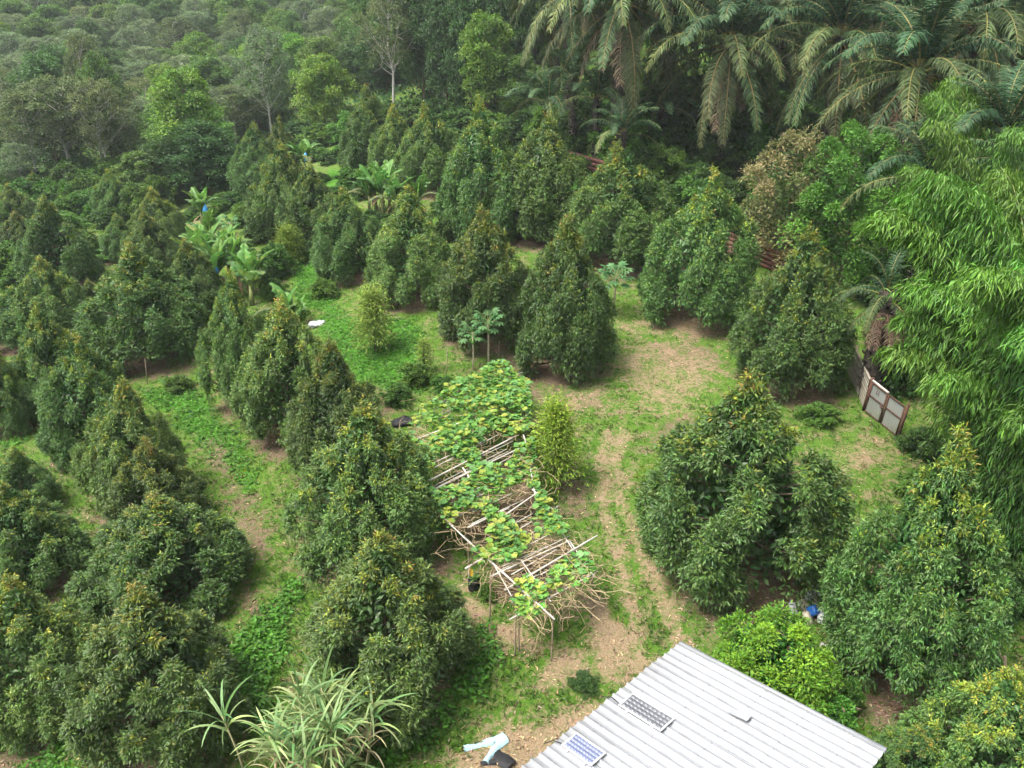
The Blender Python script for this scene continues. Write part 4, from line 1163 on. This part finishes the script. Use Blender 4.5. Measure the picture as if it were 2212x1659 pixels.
# pumpkin vine: round lobed leaves
vine = thing('pumpkin_vine', 'pumpkin vine with yellowing round leaves spread over the trellis', 'vine', tuple(T0))
def round_leaf(col, seed):
    rg = np.random.default_rng(seed); g = Geo(); k = 9
    a = np.linspace(.25, 2 * math.pi - .25, k); r = .125 * (1 + .13 * np.cos(a * 5) + .06 * rg.normal(size=k))
    v = [(0, 0, 0.0)] + [(math.cos(t) * q, math.sin(t) * q, .035 - .02 * math.cos(t * 5)) for t, q in zip(a, r)]
    g.add(v, [(0, i, i + 1) for i in range(1, k)], np.clip(np.array(col) * (1 + .12 * rg.normal(size=(k + 1, 1))), .01, .9)); return g
VC = [(.08, .22, .04), (.11, .27, .045), (.16, .31, .05), (.25, .32, .05), (.08, .21, .05), (.13, .30, .09)]
vine_me = [round_leaf(c, i).mesh('vine_leaf', M['broad_leaf']) for i, c in enumerate(VC)]
yel_me = round_leaf((.28, .31, .06), 9).mesh('vine_leaf', M['broad_leaf'])
spots = []
while len(spots) < 3600:
    b0, b1 = PW.min(0), PW.max(0); x, y = b0 + RNG.random(2) * (b1 - b0)
    s_ = inpoly(x, y)
    if s_ > .1: continue
    z = float(H(x, y)) + TZ
    u, v, dep = project(x, y, z)
    # rank growth at the far end, gaps with bare poles further down
    gap = math.sin(v * .045 + u * .022) + .7 * math.sin(u * .05 - v * .02 + 2) + .5 * math.sin(x * 3.1) * math.sin(y * 2.7)
    lim = -2 if v < 925 else (-.1 if v < 1130 else .35)
    if v < 940 and u < 960 and RNG.random() < .35: continue
    if gap < lim - .2: continue
    if v > 1240 and abs(u - 1165) > 45 and RNG.random() < .8: continue
    bump = .16 * math.sin(x * 2.2) * math.sin(y * 1.9) + .12 + (.25 if v < 900 else 0)
    spots.append((x, y, z + max(-.05, bump) + RNG.normal() * .07, v, dep))
spots.sort(key=lambda q: q[4])
st = Geo()
for i, (x, y, z, v, dep) in enumerate(spots):
    yel = RNG.random() < (.025 if v < 900 else .055)
    s = .55 + .6 * RNG.random()
    e = (RNG.normal() * .26 + .10, RNG.normal() * .26, RNG.random() * 6.28)
    if i < 290:
        link('vine_leaf', yel_me if yel else vine_me[RNG.integers(0, 6)], vine, (x - T0[0], y - T0[1], z - T0[2]), e, (s, s, s))
    else:
        lf = round_leaf((.30, .32, .06) if yel else VC[RNG.integers(0, 6)], i)
        R3 = np.array(Matrix.Rotation(e[2], 3, 'Z') @ Matrix.Rotation(e[1], 3, 'Y') @ Matrix.Rotation(e[0], 3, 'X'))
        st.add(lf.V[0] @ R3.T * s + np.array([x, y, z]) - T0, lf.T[0], lf.C[0])
link('leaf_mass', st.mesh('leaf_mass', M['broad_leaf']), vine, kind='stuff')

# ------------------------------------------------------------------ shed with zinc roof and solar panels
d1 = ray(2976, 291); e1 = np.array([-d1[0], -d1[1], 0]); e1 /= np.linalg.norm(e1)          # along the eave, towards the camera's left
rb = np.array([-e1[1], e1[0], 0.0]); rb *= np.sign(rb[0]); rb[2] = math.tan(rd(4.0)); rb /= np.linalg.norm(rb)   # along the ribs, to the right
K = at_z(1467, 1390, 3.0)
up = np.cross(e1, rb); up *= np.sign(up[2])
RL = 8.4
best = min(((np.hypot(*(np.array(project(*(K + rb * L_))[:2]) - [1925, 1605])), L_) for L_ in np.linspace(3, 14, 221)))
RL = best[1]; print('roof rib length', RL, best[0], project(*(K + rb * RL)), 'eave test', project(*(K + e1 * 5)))
shed = thing('shed', 'open shed under a white zinc ribbed roof at the bottom right', 'shed', (K[0], K[1], float(H(K[0], K[1]))))
S0 = np.array(shed.location)
Mroof = np.array([rb, e1, up]).T if np.linalg.det(np.array([rb, e1, up]).T) > 0 else None
B = Matrix(((rb[0], e1[0], up[0], K[0] - S0[0]), (rb[1], e1[1], up[1], K[1] - S0[1]), (rb[2], e1[2], up[2], K[2] - S0[2]), (0, 0, 0, 1)))
roof = link('roof', None, shed); roof.matrix_local = B       # roof frame: x along ribs, y along the eave, z up
flip = np.linalg.det(np.array(B)[:3, :3]) < 0
SW = 0.76; NS = 12
def sheet(seed, L_, wd, ribs, rib_h=.05, lift=.0):
    g = Geo(); rg = np.random.default_rng(seed); prof = []
    nr = ribs; pw = wd / nr
    for k in range(nr):
        c = (k + .5) * pw
        prof += [(c - pw * .42, 0), (c - .030, 0), (c - .022, rib_h), (c + .022, rib_h), (c + .030, 0)]
    prof = [(0, -.03), (.004, 0)] + prof + [(wd - .018, 0), (wd - .014, -.03)]
    xs_ = np.linspace(0, L_, 15)
    V = np.array([[(x, y, z + .006 * math.sin(x * 1.7 + seed) + .004 * math.sin(x * 4 + y * 3)) for (y, z) in prof] for x in xs_])
    C = np.ones((len(xs_), len(prof), 3)) * (1 - 1.0 * np.clip(1.15 - xs_ / (.6 + .8 * rg.random()), 0, 1) * (.3 + .7 * rg.random()))[:, None, None]
    g.grid(V, C)
    for x in np.arange(.45, L_, 1.05):
        for k in range(nr):
            g.box((x, (k + .5) * pw, rib_h + .008), (.03, .03, .016), (.2, .2, .2))
    return g.mesh('roof_sheet', M['roof'])
for k in range(NS):
    me = sheet(k, RL + .03 * math.sin(k * 2.1), SW, 3)
    o = link('roof_sheet', me, roof, (-.02 * (k % 2), k * SW, .004 * (k % 3)))
g = Geo(); g.box((RL / 2, -.03, .01), (RL, .10, .05)); g.box((RL / 2, -.075, -.04), (RL, .012, .12)); link('edge_flashing', g.mesh('edge_flashing', M['roof']), roof)
g = Geo()
for x in (.3, RL * .35, RL * .68, RL - .25): g.box((x, NS * SW / 2, -.075), (.06, NS * SW, .10))
link('purlins', g.mesh('purlins', M['timber']), roof)
for x, y in [(.5, .3), (RL - .4, .3), (.5, 4.5), (RL - .4, 4.5), (.5, 8.8), (RL - .4, 8.8), (RL / 2, .3)]:
    q = K + rb * x + e1 * y - up * .13; h = q[2] - float(H(q[0], q[1])) + .15
    g = Geo(); g.box((0, 0, -h / 2), (.11, .11, h)); link('post', g.mesh('post', M['timber']), shed, tuple(q - S0))
g = Geo(); q = K + rb * (RL - .45) + e1 * 4.5; hh = 2.4
R3 = np.array([rb * [1, 1, 0], e1, [0, 0, 1.0]]).T
g.box((0, 0, 0), (.05, 8.4, hh), (1, 1, 1), R3); o = link('wall', g.mesh('shed_wall', M['grey_sheet']), shed, (q[0] - S0[0], q[1] - S0[1], hh / 2 + .05))
# lifted flap in the roof
g = Geo(); V = np.array([[(0, 0, .0), (.0, .24, .0)], [(.3, 0.02, .05), (.26, .24, .02)], [(.5, .04, .10), (.48, .24, .05)]]); g.grid(V, (.75, .75, .75)); 
def roof_uv(u, v):
    d = ray(u, v); C0 = np.array([0, 0, CAM_Z]); t = np.dot(K - C0, up) / np.dot(d, up); q = C0 + d * t - K
    return np.dot(q, rb), np.dot(q, e1)
x_, y_ = roof_uv(1585, 1530); link('bent_flap', g.mesh('bent_flap', M['roof']), roof, (x_, y_, .034))
def cell_mat(name, col, line):
    m, t, p, out = nodes_of(name)
    tc = t.nodes.new('ShaderNodeTexCoord'); wv = t.nodes.new('ShaderNodeTexWave'); wv.inputs['Scale'].default_value = 14
    wv.bands_direction = 'Y'
    t.links.new(tc.outputs['Object'], wv.inputs['Vector'])
    r = t.nodes.new('ShaderNodeValToRGB'); r.color_ramp.elements[0].position = .985; r.color_ramp.elements[0].color = (*col, 1); r.color_ramp.elements[1].position = 1.0; r.color_ramp.elements[1].color = (*line, 1)
    t.links.new(wv.outputs['Fac'], r.inputs[0]); t.links.new(r.outputs[0], p.inputs['Base Color'])
    p.inputs['Roughness'].default_value = .25; p.inputs['Specular IOR Level'].default_value = .5
    return m
def solar(corner, right, left, nx, ny, cmat, label, tilt, diamonds):
    ax, ay = roof_uv(*corner); bx, by = roof_uv(*right); cx_, cy_ = roof_uv(*left)
    L_ = math.hypot(bx - ax, by - ay); W_ = math.hypot(cx_ - ax, cy_ - ay)
    org = K + rb * ax + e1 * ay + up * .075
    t = thing('solar_panel', label, 'solar panel', tuple(org)); 
    Mx = Matrix(((rb[0], e1[0], up[0], org[0]), (rb[1], e1[1], up[1], org[1]), (rb[2], e1[2], up[2], org[2]), (0, 0, 0, 1)))
    t.matrix_world = Mx; t['label'] = label
    fr = .028
    g = Geo()
    for (c, s) in [((L_ / 2, fr / 2, .015), (L_, fr, .035)), ((L_ / 2, W_ - fr / 2, .015), (L_, fr, .035)), ((fr / 2, W_ / 2, .015), (fr, W_ - 2 * fr, .035)), ((L_ - fr / 2, W_ / 2, .015), (fr, W_ - 2 * fr, .035))]: g.box(c, s)
    link('frame', g.mesh('panel_frame', M['alum']), t)
    g = Geo(); g.box((L_ / 2, W_ / 2, .012), (L_ - 2 * fr, W_ - 2 * fr, .012)); link('backing', g.mesh('panel_backing', M['backing']), t)
    pw, ph = (L_ - 2 * fr - .02) / nx, (W_ - 2 * fr - .02) / ny
    g = Geo(); c = min(pw, ph) * (.13 if diamonds else .002); a, b = pw * (.492 if diamonds else .499), ph * (.488 if diamonds else .470)
    v = [(-a + c, -b, 0), (a - c, -b, 0), (a, -b + c, 0), (a, b - c, 0), (a - c, b, 0), (-a + c, b, 0), (-a, b - c, 0), (-a, -b + c, 0)]
    vv = v + [(x, y, -.004) for x, y, z in v]; tt = [(0, i, i + 1) for i in range(1, 7)]
    for i in range(8): j = (i + 1) % 8; tt += [(i, i + 8, j + 8), (i, j + 8, j)]
    g.add(vv, tt, (1, 1, 1)); me = g.mesh('solar_cell', cmat)
    for i in range(nx):
        for j in range(ny): link('solar_cell', me, t, (fr + .01 + pw * (i + .5), fr + .01 + ph * (j + .5), .0235))
    g = Geo()
    for x in (.2 * L_, .8 * L_): g.box((x, W_ / 2, -.025), (.04, W_ + .06, .04))
    link('mounting_rails', g.mesh('mounting_rails', M['alum']), t)
solar((1367, 1504), (1460, 1557), (1339, 1531), 9, 4, cell_mat('dark_cell', (.12, .125, .14), (.15, .155, .17)), 'long grey solar panel with white diamond dots, upper one on the roof', 0, True)
solar((1246, 1590), (1309, 1634), (1213, 1616), 9, 4, cell_mat('blue_cell', (.145, .165, .27), (.17, .19, .30)), 'blue violet solar panel near the eave, lower one on the roof', 0, False)

# cables from the panels to the eave
for nm, (a, b, c_) in {'upper': ((1339, 1531), (1322, 1512), (1300, 1507)), 'lower': ((1213, 1616), (1196, 1606), (1176, 1608))}.items():
    pts = [K + rb * q[0] + e1 * q[1] + up * (.03 + .05 * k) for k, q in enumerate([roof_uv(*c_), roof_uv(*b), roof_uv(*a)])]
    o_ = pts[0]; g = Geo(); g.tube(np.array(pts) - o_, .012, 5)
    tag(link('cable', g.mesh('cable', M['black_cloth']), None, tuple(o_)), 'thin dark cable from the %s solar panel to the roof eave' % nm, 'cable')

# ------------------------------------------------------------------ fences and gate
def ribbed(L_, h, n, depth=.025, horiz=False):
    g = Geo(); k = n * 4 + 1; s = np.linspace(0, 1, k)
    prof = depth * np.clip(1.6 * np.sin(s * n * 2 * math.pi), -1, 1)
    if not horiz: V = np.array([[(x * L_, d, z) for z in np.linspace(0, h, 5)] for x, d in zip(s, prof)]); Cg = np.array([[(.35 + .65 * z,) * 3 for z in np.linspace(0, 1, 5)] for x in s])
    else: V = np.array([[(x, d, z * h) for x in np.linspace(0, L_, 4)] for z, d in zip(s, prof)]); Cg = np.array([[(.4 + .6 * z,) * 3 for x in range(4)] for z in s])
    g.grid(V, Cg); return g
def fence(a, b, h, nsheet, mat, label, horiz=False, n=7, rail='timber', lean=0.0, name='sheet_fence', gap=.012):
    a = np.asarray(a, float); b = np.asarray(b, float); L_ = np.linalg.norm((b - a)[:2]); ang = math.atan2(b[1] - a[1], b[0] - a[0])
    slope = -math.atan2(b[2] - a[2], L_)
    t = thing(name, label, 'fence', tuple(a), (lean, slope, ang))
    Ls = math.hypot(L_, b[2] - a[2]); w1 = Ls / nsheet
    if horiz:                     # boards lying one over the other
        bh = h / n
        for k in range(n):
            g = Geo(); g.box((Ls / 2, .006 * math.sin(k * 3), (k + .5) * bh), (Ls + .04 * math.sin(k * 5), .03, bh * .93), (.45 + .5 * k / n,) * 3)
            link('board', g.mesh('board', M[mat]), t)
    else:
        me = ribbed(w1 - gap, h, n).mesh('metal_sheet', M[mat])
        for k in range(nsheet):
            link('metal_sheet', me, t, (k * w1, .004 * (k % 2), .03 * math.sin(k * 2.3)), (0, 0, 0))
    for z in (h * .93, h * .30):
        g = Geo(); g.box((Ls / 2, .075, z), (Ls, .05, .07)); link('rail', g.mesh('rail', M[rail]), t)
    g = Geo(); g.box((0, .14, h * .5 - .1), (.08, .08, h + .25)); pm = g.mesh('post', M[rail])
    for k in range(nsheet + 1): link('post', pm, t, (k * w1, 0, 0))
    return t
G0, G1_ = ground(1866, 888), ground(1937, 945)
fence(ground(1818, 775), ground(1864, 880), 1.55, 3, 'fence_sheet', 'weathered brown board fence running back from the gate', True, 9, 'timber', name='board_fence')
fence(ground(1530, 530), ground(1710, 604), 1.35, 5, 'rust', 'rusty red brown sheet fence behind the durian tree near the withered tree', True, 5, 'rust_frame')
fence(ground(1190, 352), ground(1345, 404), 1.5, 5, 'rust', 'far rusty brown sheet fence between two durian trees', True, 4, 'rust_frame')
fence(ground(2098, 1330), ground(2158, 1500), 1.5, 4, 'grey_sheet', 'grey green ribbed sheet fence under the trees at the right edge', False, 9, 'timber', rd(14))
# gate: two white ribbed leaves in rusty frames
dv = G1_ - G0; ang = math.atan2(dv[1], dv[0]); Lg = float(np.linalg.norm(dv)); hg = 1.55
gate = thing('gate', 'white ribbed metal double gate with rusty frame under the bamboo', 'gate', tuple(G0), (0, -math.atan2(dv[2], np.hypot(dv[0], dv[1])), ang))
half = Lg / 2
for k in range(2):
    x0 = k * half
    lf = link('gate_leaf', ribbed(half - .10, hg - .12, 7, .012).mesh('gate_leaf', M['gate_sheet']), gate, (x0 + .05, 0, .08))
    g = Geo()
    for (c, s) in [((half / 2 - .05, -.03, hg * .52), (half - .12, .035, .05)), ((half / 2 - .05, -.03, 0), (half - .12, .035, .05)), ((half / 2 - .05, -.03, hg - .14), (half - .12, .035, .06)), ((0, -.03, hg * .46), (.05, .04, hg - .1)), ((half - .12, -.03, hg * .46), (.05, .04, hg - .1))]: g.box(c, s)
    link('leaf_frame', g.mesh('leaf_frame', M['rust_frame']), lf)
    g = Geo()
    if k == 0:
        for x in (.38, .5): g.box((x, -.026, hg * .74), (.02, .015, .26), (.2, .2, .2))
        g.box((half - .2, -.06, hg * .45), (.16, .05, .07)); link('latch', g.mesh('latch', M['rust_frame']), lf)
g = Geo(); g.box((0, 0, hg * .5), (.09, .09, hg + .3))
pm = g.mesh('gate_post', M['rust_frame'])
for x in (-.05, Lg + .05): link('gate_post', pm, gate, (x, 0, 0))
g = Geo(); g.tube([(0, .0, hg + .03), (half * .95, 0, hg + .0)], [.05, .05], 8); link('top_pole', g.mesh('top_pole', M['dry_pole'], True), gate)

# grey stepping planks on the far path
p = ground(1108, 318); g = Geo()
st_o = thing('plank_stack', 'small stack of pale planks at the near end of the far path', 'planks', tuple(p))
for k in range(3):
    g = Geo(); g.box((.1 * k, 0, .05 + .09 * k), (1.3, .22, .07)); link('plank', g.mesh('plank', M['dry_pole']), st_o, (0, .28 * k, 0), (0, 0, .3 + .06 * k))

# ------------------------------------------------------------------ small things lying about
def can(seed, s, mat):
    g = Geo(); g.blob((0, 0, .17), (.13, .10, .18), (1, 1, 1), 12, 8, .02, seed, .55); g.tube([(0.05, 0, .33), (.05, 0, .40)], [.035, .03], 8)
    g.tube([(-.09, 0, .33), (-.09, 0, .40), (.0, 0, .41), (.02, 0, .34)], [.016] * 4, 5)
    return g.mesh('jerrycan', M[mat], True)
cans = {k: can(i, 1, k) for i, k in enumerate(('white_plastic', 'blue_plastic', 'cream_plastic'))}
for (u, v, dz, k, lab) in [(1752, 1335, .05, 'blue_plastic', 'large blue plastic can in the middle of the heap'), (1775, 1337, .10, 'white_plastic', 'white plastic can right of the large blue can'),
        (1798, 1344, .0, 'blue_plastic', 'smaller blue can at the right end of the heap'), (1728, 1340, 0, 'white_plastic', 'white can at the left of the large blue can'),
        (1735, 1318, .0, 'cream_plastic', 'cream can at the upper left of the heap'), (1752, 1312, .08, 'white_plastic', 'grey white can at the back of the heap above the blue one'),
        (1773, 1305, .14, 'white_plastic', 'bright white can at the top of the heap'), (1778, 1320, .0, 'cream_plastic', 'cream can at the upper right of the heap'),
        (1785, 1356, .0, 'white_plastic', 'white can lying in front at the right of the heap'), (1758, 1360, .0, 'cream_plastic', 'cream can lying at the front of the heap'),
        (1716, 1358, .0, 'white_plastic', 'small white can near the lime tree top'), (1855, 1298, .0, 'white_plastic', 'lone white can lying right of the heap under the branches')]:
    p = ground(u - 10, v - 8)
    o = link('plastic_can', cans[k], None, (p[0], p[1], p[2] + dz), (random.gauss(0, .7), random.gauss(.4, .6), random.random() * 6), (1.3,) * 3)
    tag(o, lab, 'can', 'plastic cans heaped under the trees')
def crumple(seed, rx, ry, rz_, lump=.22, nu=22, nv=10):
    g = Geo(); g.blob((0, 0, rz_ * .35), (rx, ry, rz_), (1, 1, 1), nu, nv, lump, seed, .8); return g
p = ground(686, 702); g = crumple(2, .48, .34, .16, .12); tag(link('white_sack', g.mesh('white_sack', M['white_plastic'], True), None, tuple(p), (0, 0, .5)), 'crumpled white sack on the green slope', 'sack')
p = ground(873, 914); g = crumple(3, .55, .36, .14, .10); g.tube([(-.3, .2, .1), (.1, .32, .16), (.4, .2, .08)], [.05, .07, .04], 6); tag(link('black_net', g.mesh('black_net', M['black_cloth'], True), None, tuple(p), (0, 0, .3)), 'heap of black netting left of the trellis', 'netting')
# trousers
def cloth_strip(pts, wd, seed):
    pts = np.array(pts, float); rg = np.random.default_rng(seed); n = len(pts)
    tan = nrm(np.gradient(pts, axis=0)); s = np.stack([-tan[:, 1], tan[:, 0], 0 * tan[:, 0]], 1)
    k = np.linspace(-1, 1, 7); V = pts[:, None] + s[:, None] * (np.asarray(wd)[:, None] * k[None])[..., None]
    V[..., 2] += .05 * (1 - k[None] ** 2) + .018 * rg.random(V.shape[:2]); V[:, 0, 2] = .0; V[:, -1, 2] = .0
    return V
p = ground(1062, 1612)
tro = thing('trousers', 'pale blue trousers spread on the grass near the shed', 'trousers', tuple(p + np.array([.3, .25, 0])), (0, 0, 3.8), (1.15, 1.15, 1.0))
g = Geo()
for sg, ex in ((1, .24), (-1, -.24)):
    s = np.linspace(0, 1, 8); g.grid(cloth_strip(np.stack([.20 + (.62 - .08 * sg) * s, sg * .085 + ex * s * (.6 + .35 * s), .02 + .02 * np.sin(s * 9)], 1), .10 - .03 * s + .012 * np.sin(s * 8), 4 + sg))
link('trouser_legs', g.mesh('trouser_legs', M['pale_cloth'], True), tro)
g = Geo(); s = np.linspace(0, 1, 5); g.grid(cloth_strip(np.stack([-.06 + .30 * s, 0 * s, .045 + 0 * s], 1), .16 + .035 * s, 8)); link('waist', g.mesh('trouser_waist', M['pale_cloth'], True), tro)
p = ground(1085, 1645)
bk = thing('black_garment', 'black crumpled garment on the straw at the roof corner', 'clothes', tuple(p), (0, 0, -.5))
g = Geo(); s = np.linspace(0, 1, 7)
g.grid(cloth_strip(np.stack([-.25 + .55 * s, .05 * np.sin(s * 4), .04 + 0 * s], 1), .24 - .03 * s, 3)); link('body', g.mesh('garment_body', M['black_cloth'], True), bk)
for sg in (1, -1):
    g = Geo(); g.grid(cloth_strip(np.stack([-.15 - .30 * s, sg * (.12 + .25 * s), .03 + 0 * s], 1), .10 - .03 * s, 5 + sg)); link('sleeve', g.mesh('sleeve', M['black_cloth'], True), bk)
# planter bag
p = ground(1024, 1275)
pb = thing('planter_bag', 'black planter bag standing at the near left corner of the trellis', 'planter', tuple(p))
g = Geo(); z = np.array([0, .06, .2, .36, .42, .40]); g.tube(np.stack([0 * z, 0 * z, z], 1), [.15, .19, .2, .19, .205, .17], 12, cap=True); link('bag', g.mesh('planter_bag', M['black_cloth'], True), pb)
g = Geo(); g.leaves(np.array([[0, 0, .42]] * 14), nrm(RNG.normal(size=(14, 3)) + [0, 0, 1.3]), nrm(RNG.normal(size=(14, 3)) + [0, 0, 1]), .3, .1, (.08, .2, .04)); link('plant', g.mesh('planter_plant', M['broad_leaf']), pb)
q = ground(1012, 1270); g = Geo(); g.tube([(0, 0, 0), (0.03, 0, .75)], [.015, .012], 5); yk = thing('marker_stick', 'stick with a yellow rag beside the planter bag', 'stick', tuple(q)); link('stick', g.mesh('stick', M['dry_pole']), yk)
g = Geo(); g.grid(np.array([[(0, 0, .5), (.02, 0, .78)], [(.08, .02, .48), (.09, .02, .74)], [(.14, -.02, .42), (.16, 0, .68)]])); link('rag', g.mesh('rag', plain_mat('yellow_rag', (.55, .33, .03), .8)), yk)
# hollow concrete block by the lime tree
p = ground(1785, 1402); cb = Geo()
for y in (-.09, .09): cb.box((0, y, .1), (.40, .03, .2))
for x in (-.185, 0, .185): cb.box((x, 0, .1), (.03, .15, .2))
tag(link('concrete_block', cb.mesh('concrete_block', M['block']), None, tuple(p + np.array([0, 0, .05])), (rd(70), .2, -.5)), 'hollow grey concrete block beside the lime tree', 'block')
p = ground(1803, 1412); cb = Geo(); cb.blob((0, 0, .05), (.12, .09, .08), (1, 1, 1), 8, 6, .15, 4); tag(link('stone', cb.mesh('stone', M['block']), None, tuple(p)), 'pale stone next to the concrete block', 'stone')
# stakes beside the papayas
for (u, v, hh, lab) in [(962, 825, 1.7, 'thin bare stake left of the papayas'), (1075, 780, 1.1, 'short thin stake right of the papayas'), (318, 830, 1.4, 'thin leaning stick at the head of the left grass strip')]:
    p = ground(u, v); g = Geo(); g.tube([(0, 0, -.1), (.02, 0, hh * .5), (0, .02, hh)], [.022, .02, .014], 5); tag(link('stake', g.mesh('stake', M['timber']), None, tuple(p), (0, .08, 0)), lab, 'stake')

# ------------------------------------------------------------------ grass, ground cover, fallen leaves
rg = np.random.default_rng(21)
def scatter(n, y0, y1):
    y = y0 + (y1 - y0) * rg.random(n) ** 1.25
    x = (-.74 + 1.48 * rg.random(n)) * (y + 4)
    return x, y
X, Y = scatter(230000, 8, 60)
s_, b_, l_, yl_ = masks(X, Y)
dens = np.clip(.70 - .9 * s_ - .75 * b_ + .6 * l_, .015, 1) * np.clip(1.15 - (Y - 10) / 70, .3, 1)
patch = .5 + .5 * np.sin(X * 1.3 + 2 * np.sin(Y * .8)) * np.sin(Y * 1.1 + X * .4)
dens *= .35 + .9 * patch
keep = rg.random(len(X)) < dens * .55
X, Y, l_, s_, yl_ = X[keep], Y[keep], l_[keep], s_[keep], yl_[keep]
n = len(X); print('grass tufts', n)
g = Geo()
base = np.stack([X, Y, H(X, Y)], 1)
for k in range(3):
    P = base + np.concatenate([rg.normal(size=(n, 2)) * .05, np.zeros((n, 1))], 1)
    D = nrm(np.concatenate([rg.normal(size=(n, 2)) * .9, .6 + .5 * rg.random((n, 1))], 1))
    green = np.array([.048, .105, .015]); lush = np.array([.042, .135, .013]); dry = np.array([.24, .20, .09]); ylw = np.array([.26, .32, .03])
    C = green + (lush - green) * l_[:, None]
    C = np.where((rg.random(n) < .12 + .5 * s_)[:, None], dry, C)
    C = C + (ylw - C) * (yl_ * .85)[:, None]
    g.leaves(P, D, nrm(rg.normal(size=(n, 3)) + [0, 0, .5]), .10 + .16 * rg.random(n), .022, jit(C, n, rg, .25, .1), .1, .25)
link('grass', g.mesh('grass', M['matte_leaf']), kind='stuff')
# broad-leaved creepers on the green slopes
X, Y = scatter(260000, 9, 60); _, b_, l_, _ = masks(X, Y)
keep = (l_ > .35) & (rg.random(len(X)) < .85) & (b_ < .6); X, Y = X[keep], Y[keep]; n = len(X); print('creeper leaves', n)
hgt = .08 + .22 * (.5 + .5 * np.sin(X * 2.1) * np.sin(Y * 1.7)) * rg.random(n)
g = Geo(); g.leaves(np.stack([X, Y, H(X, Y) + hgt], 1), nrm(np.concatenate([rg.normal(size=(n, 2)), -.15 + .3 * rg.random((n, 1))], 1)), nrm(rg.normal(size=(n, 3)) * .4 + [0, 0, 1]), .12 + .1 * rg.random(n), .09, jit((.045, .155, .016), n, rg, .3, .1))
link('ground_cover', g.mesh('ground_cover', M['matte_leaf']), kind='stuff')
# fallen dry leaves and cut straw
X, Y = scatter(230000, 8, 60); s_, b_, l_, _ = masks(X, Y)
keep = rg.random(len(X)) < np.clip(.06 + .45 * b_ + .30 * s_ - .3 * l_, 0, 1) * np.clip(1.1 - (Y - 10) / 60, .2, 1) * .55
X, Y, s_ = X[keep], Y[keep], s_[keep]; n = len(X); print('litter', n)
C = np.where((rg.random(n) < .25 + .6 * s_)[:, None], np.array([.38, .31, .17]), np.where((rg.random(n) < .35)[:, None], np.array([.32, .25, .18]), np.array([.13, .08, .05])))
g = Geo(); g.leaves(np.stack([X, Y, H(X, Y) + .015 + .03 * rg.random(n)], 1), nrm(np.concatenate([rg.normal(size=(n, 2)), .12 * rg.normal(size=(n, 1))], 1)), nrm(rg.normal(size=(n, 3)) * .22 + [0, 0, 1]), .09 + .11 * rg.random(n), .03 + .025 * rg.random(n), jit(C, n, rg, .25, .08))
link('fallen_leaves', g.mesh('fallen_leaves', M['matte_leaf']), kind='stuff')
# undergrowth of the wood and the palm bank
y = 58 + 150 * rg.random(120000); x = (-.75 + 1.5 * rg.random(len(y))) * (y + 3)
u, v, dep = project(x, y, H(x, y))
ok = np.where(u < 1130, v < np.interp(u, bound_u, bound_v) + np.where(u > 600, 90, 20), v < 300 + (u - 1130) * .20)
x, y = x[ok], y[ok]; n = len(x); print('undergrowth', n)
hh = rg.random(n) ** 1.5 * 1.5 * (.4 + .6 * np.abs(np.sin(x * .7) * np.sin(y * .6)))
g = Geo(); g.leaves(np.stack([x, y, H(x, y) + hh], 1), nrm(rg.normal(size=(n, 3)) + [0, 0, .1]), nrm(rg.normal(size=(n, 3)) * .5 + [0, 0, 1]), .45 + .3 * rg.random(n), .30, jit((.028, .075, .018), n, rg, .3, .1))
link('undergrowth', g.mesh('undergrowth', M['matte_leaf']), kind='stuff')

# ------------------------------------------------------------------ air
HAZE = 0.00028
hz = Geo(); zt = float(H(-400, 500)) + 20
hz.box((0, 200, (zt - 12) / 2), (860, 660, zt + 12))
m = bpy.data.materials.new('air'); m.use_nodes = True; t = m.node_tree
t.nodes.remove(t.nodes['Principled BSDF'])
pv = t.nodes.new('ShaderNodeVolumePrincipled'); pv.inputs['Density'].default_value = HAZE; pv.inputs['Color'].default_value = (.86, .93, 1.0, 1)
pv.inputs['Anisotropy'].default_value = 0.2
t.links.new(pv.outputs[0], t.nodes['Material Output'].inputs['Volume'])
link('haze', hz.mesh('haze', m), kind='stuff')
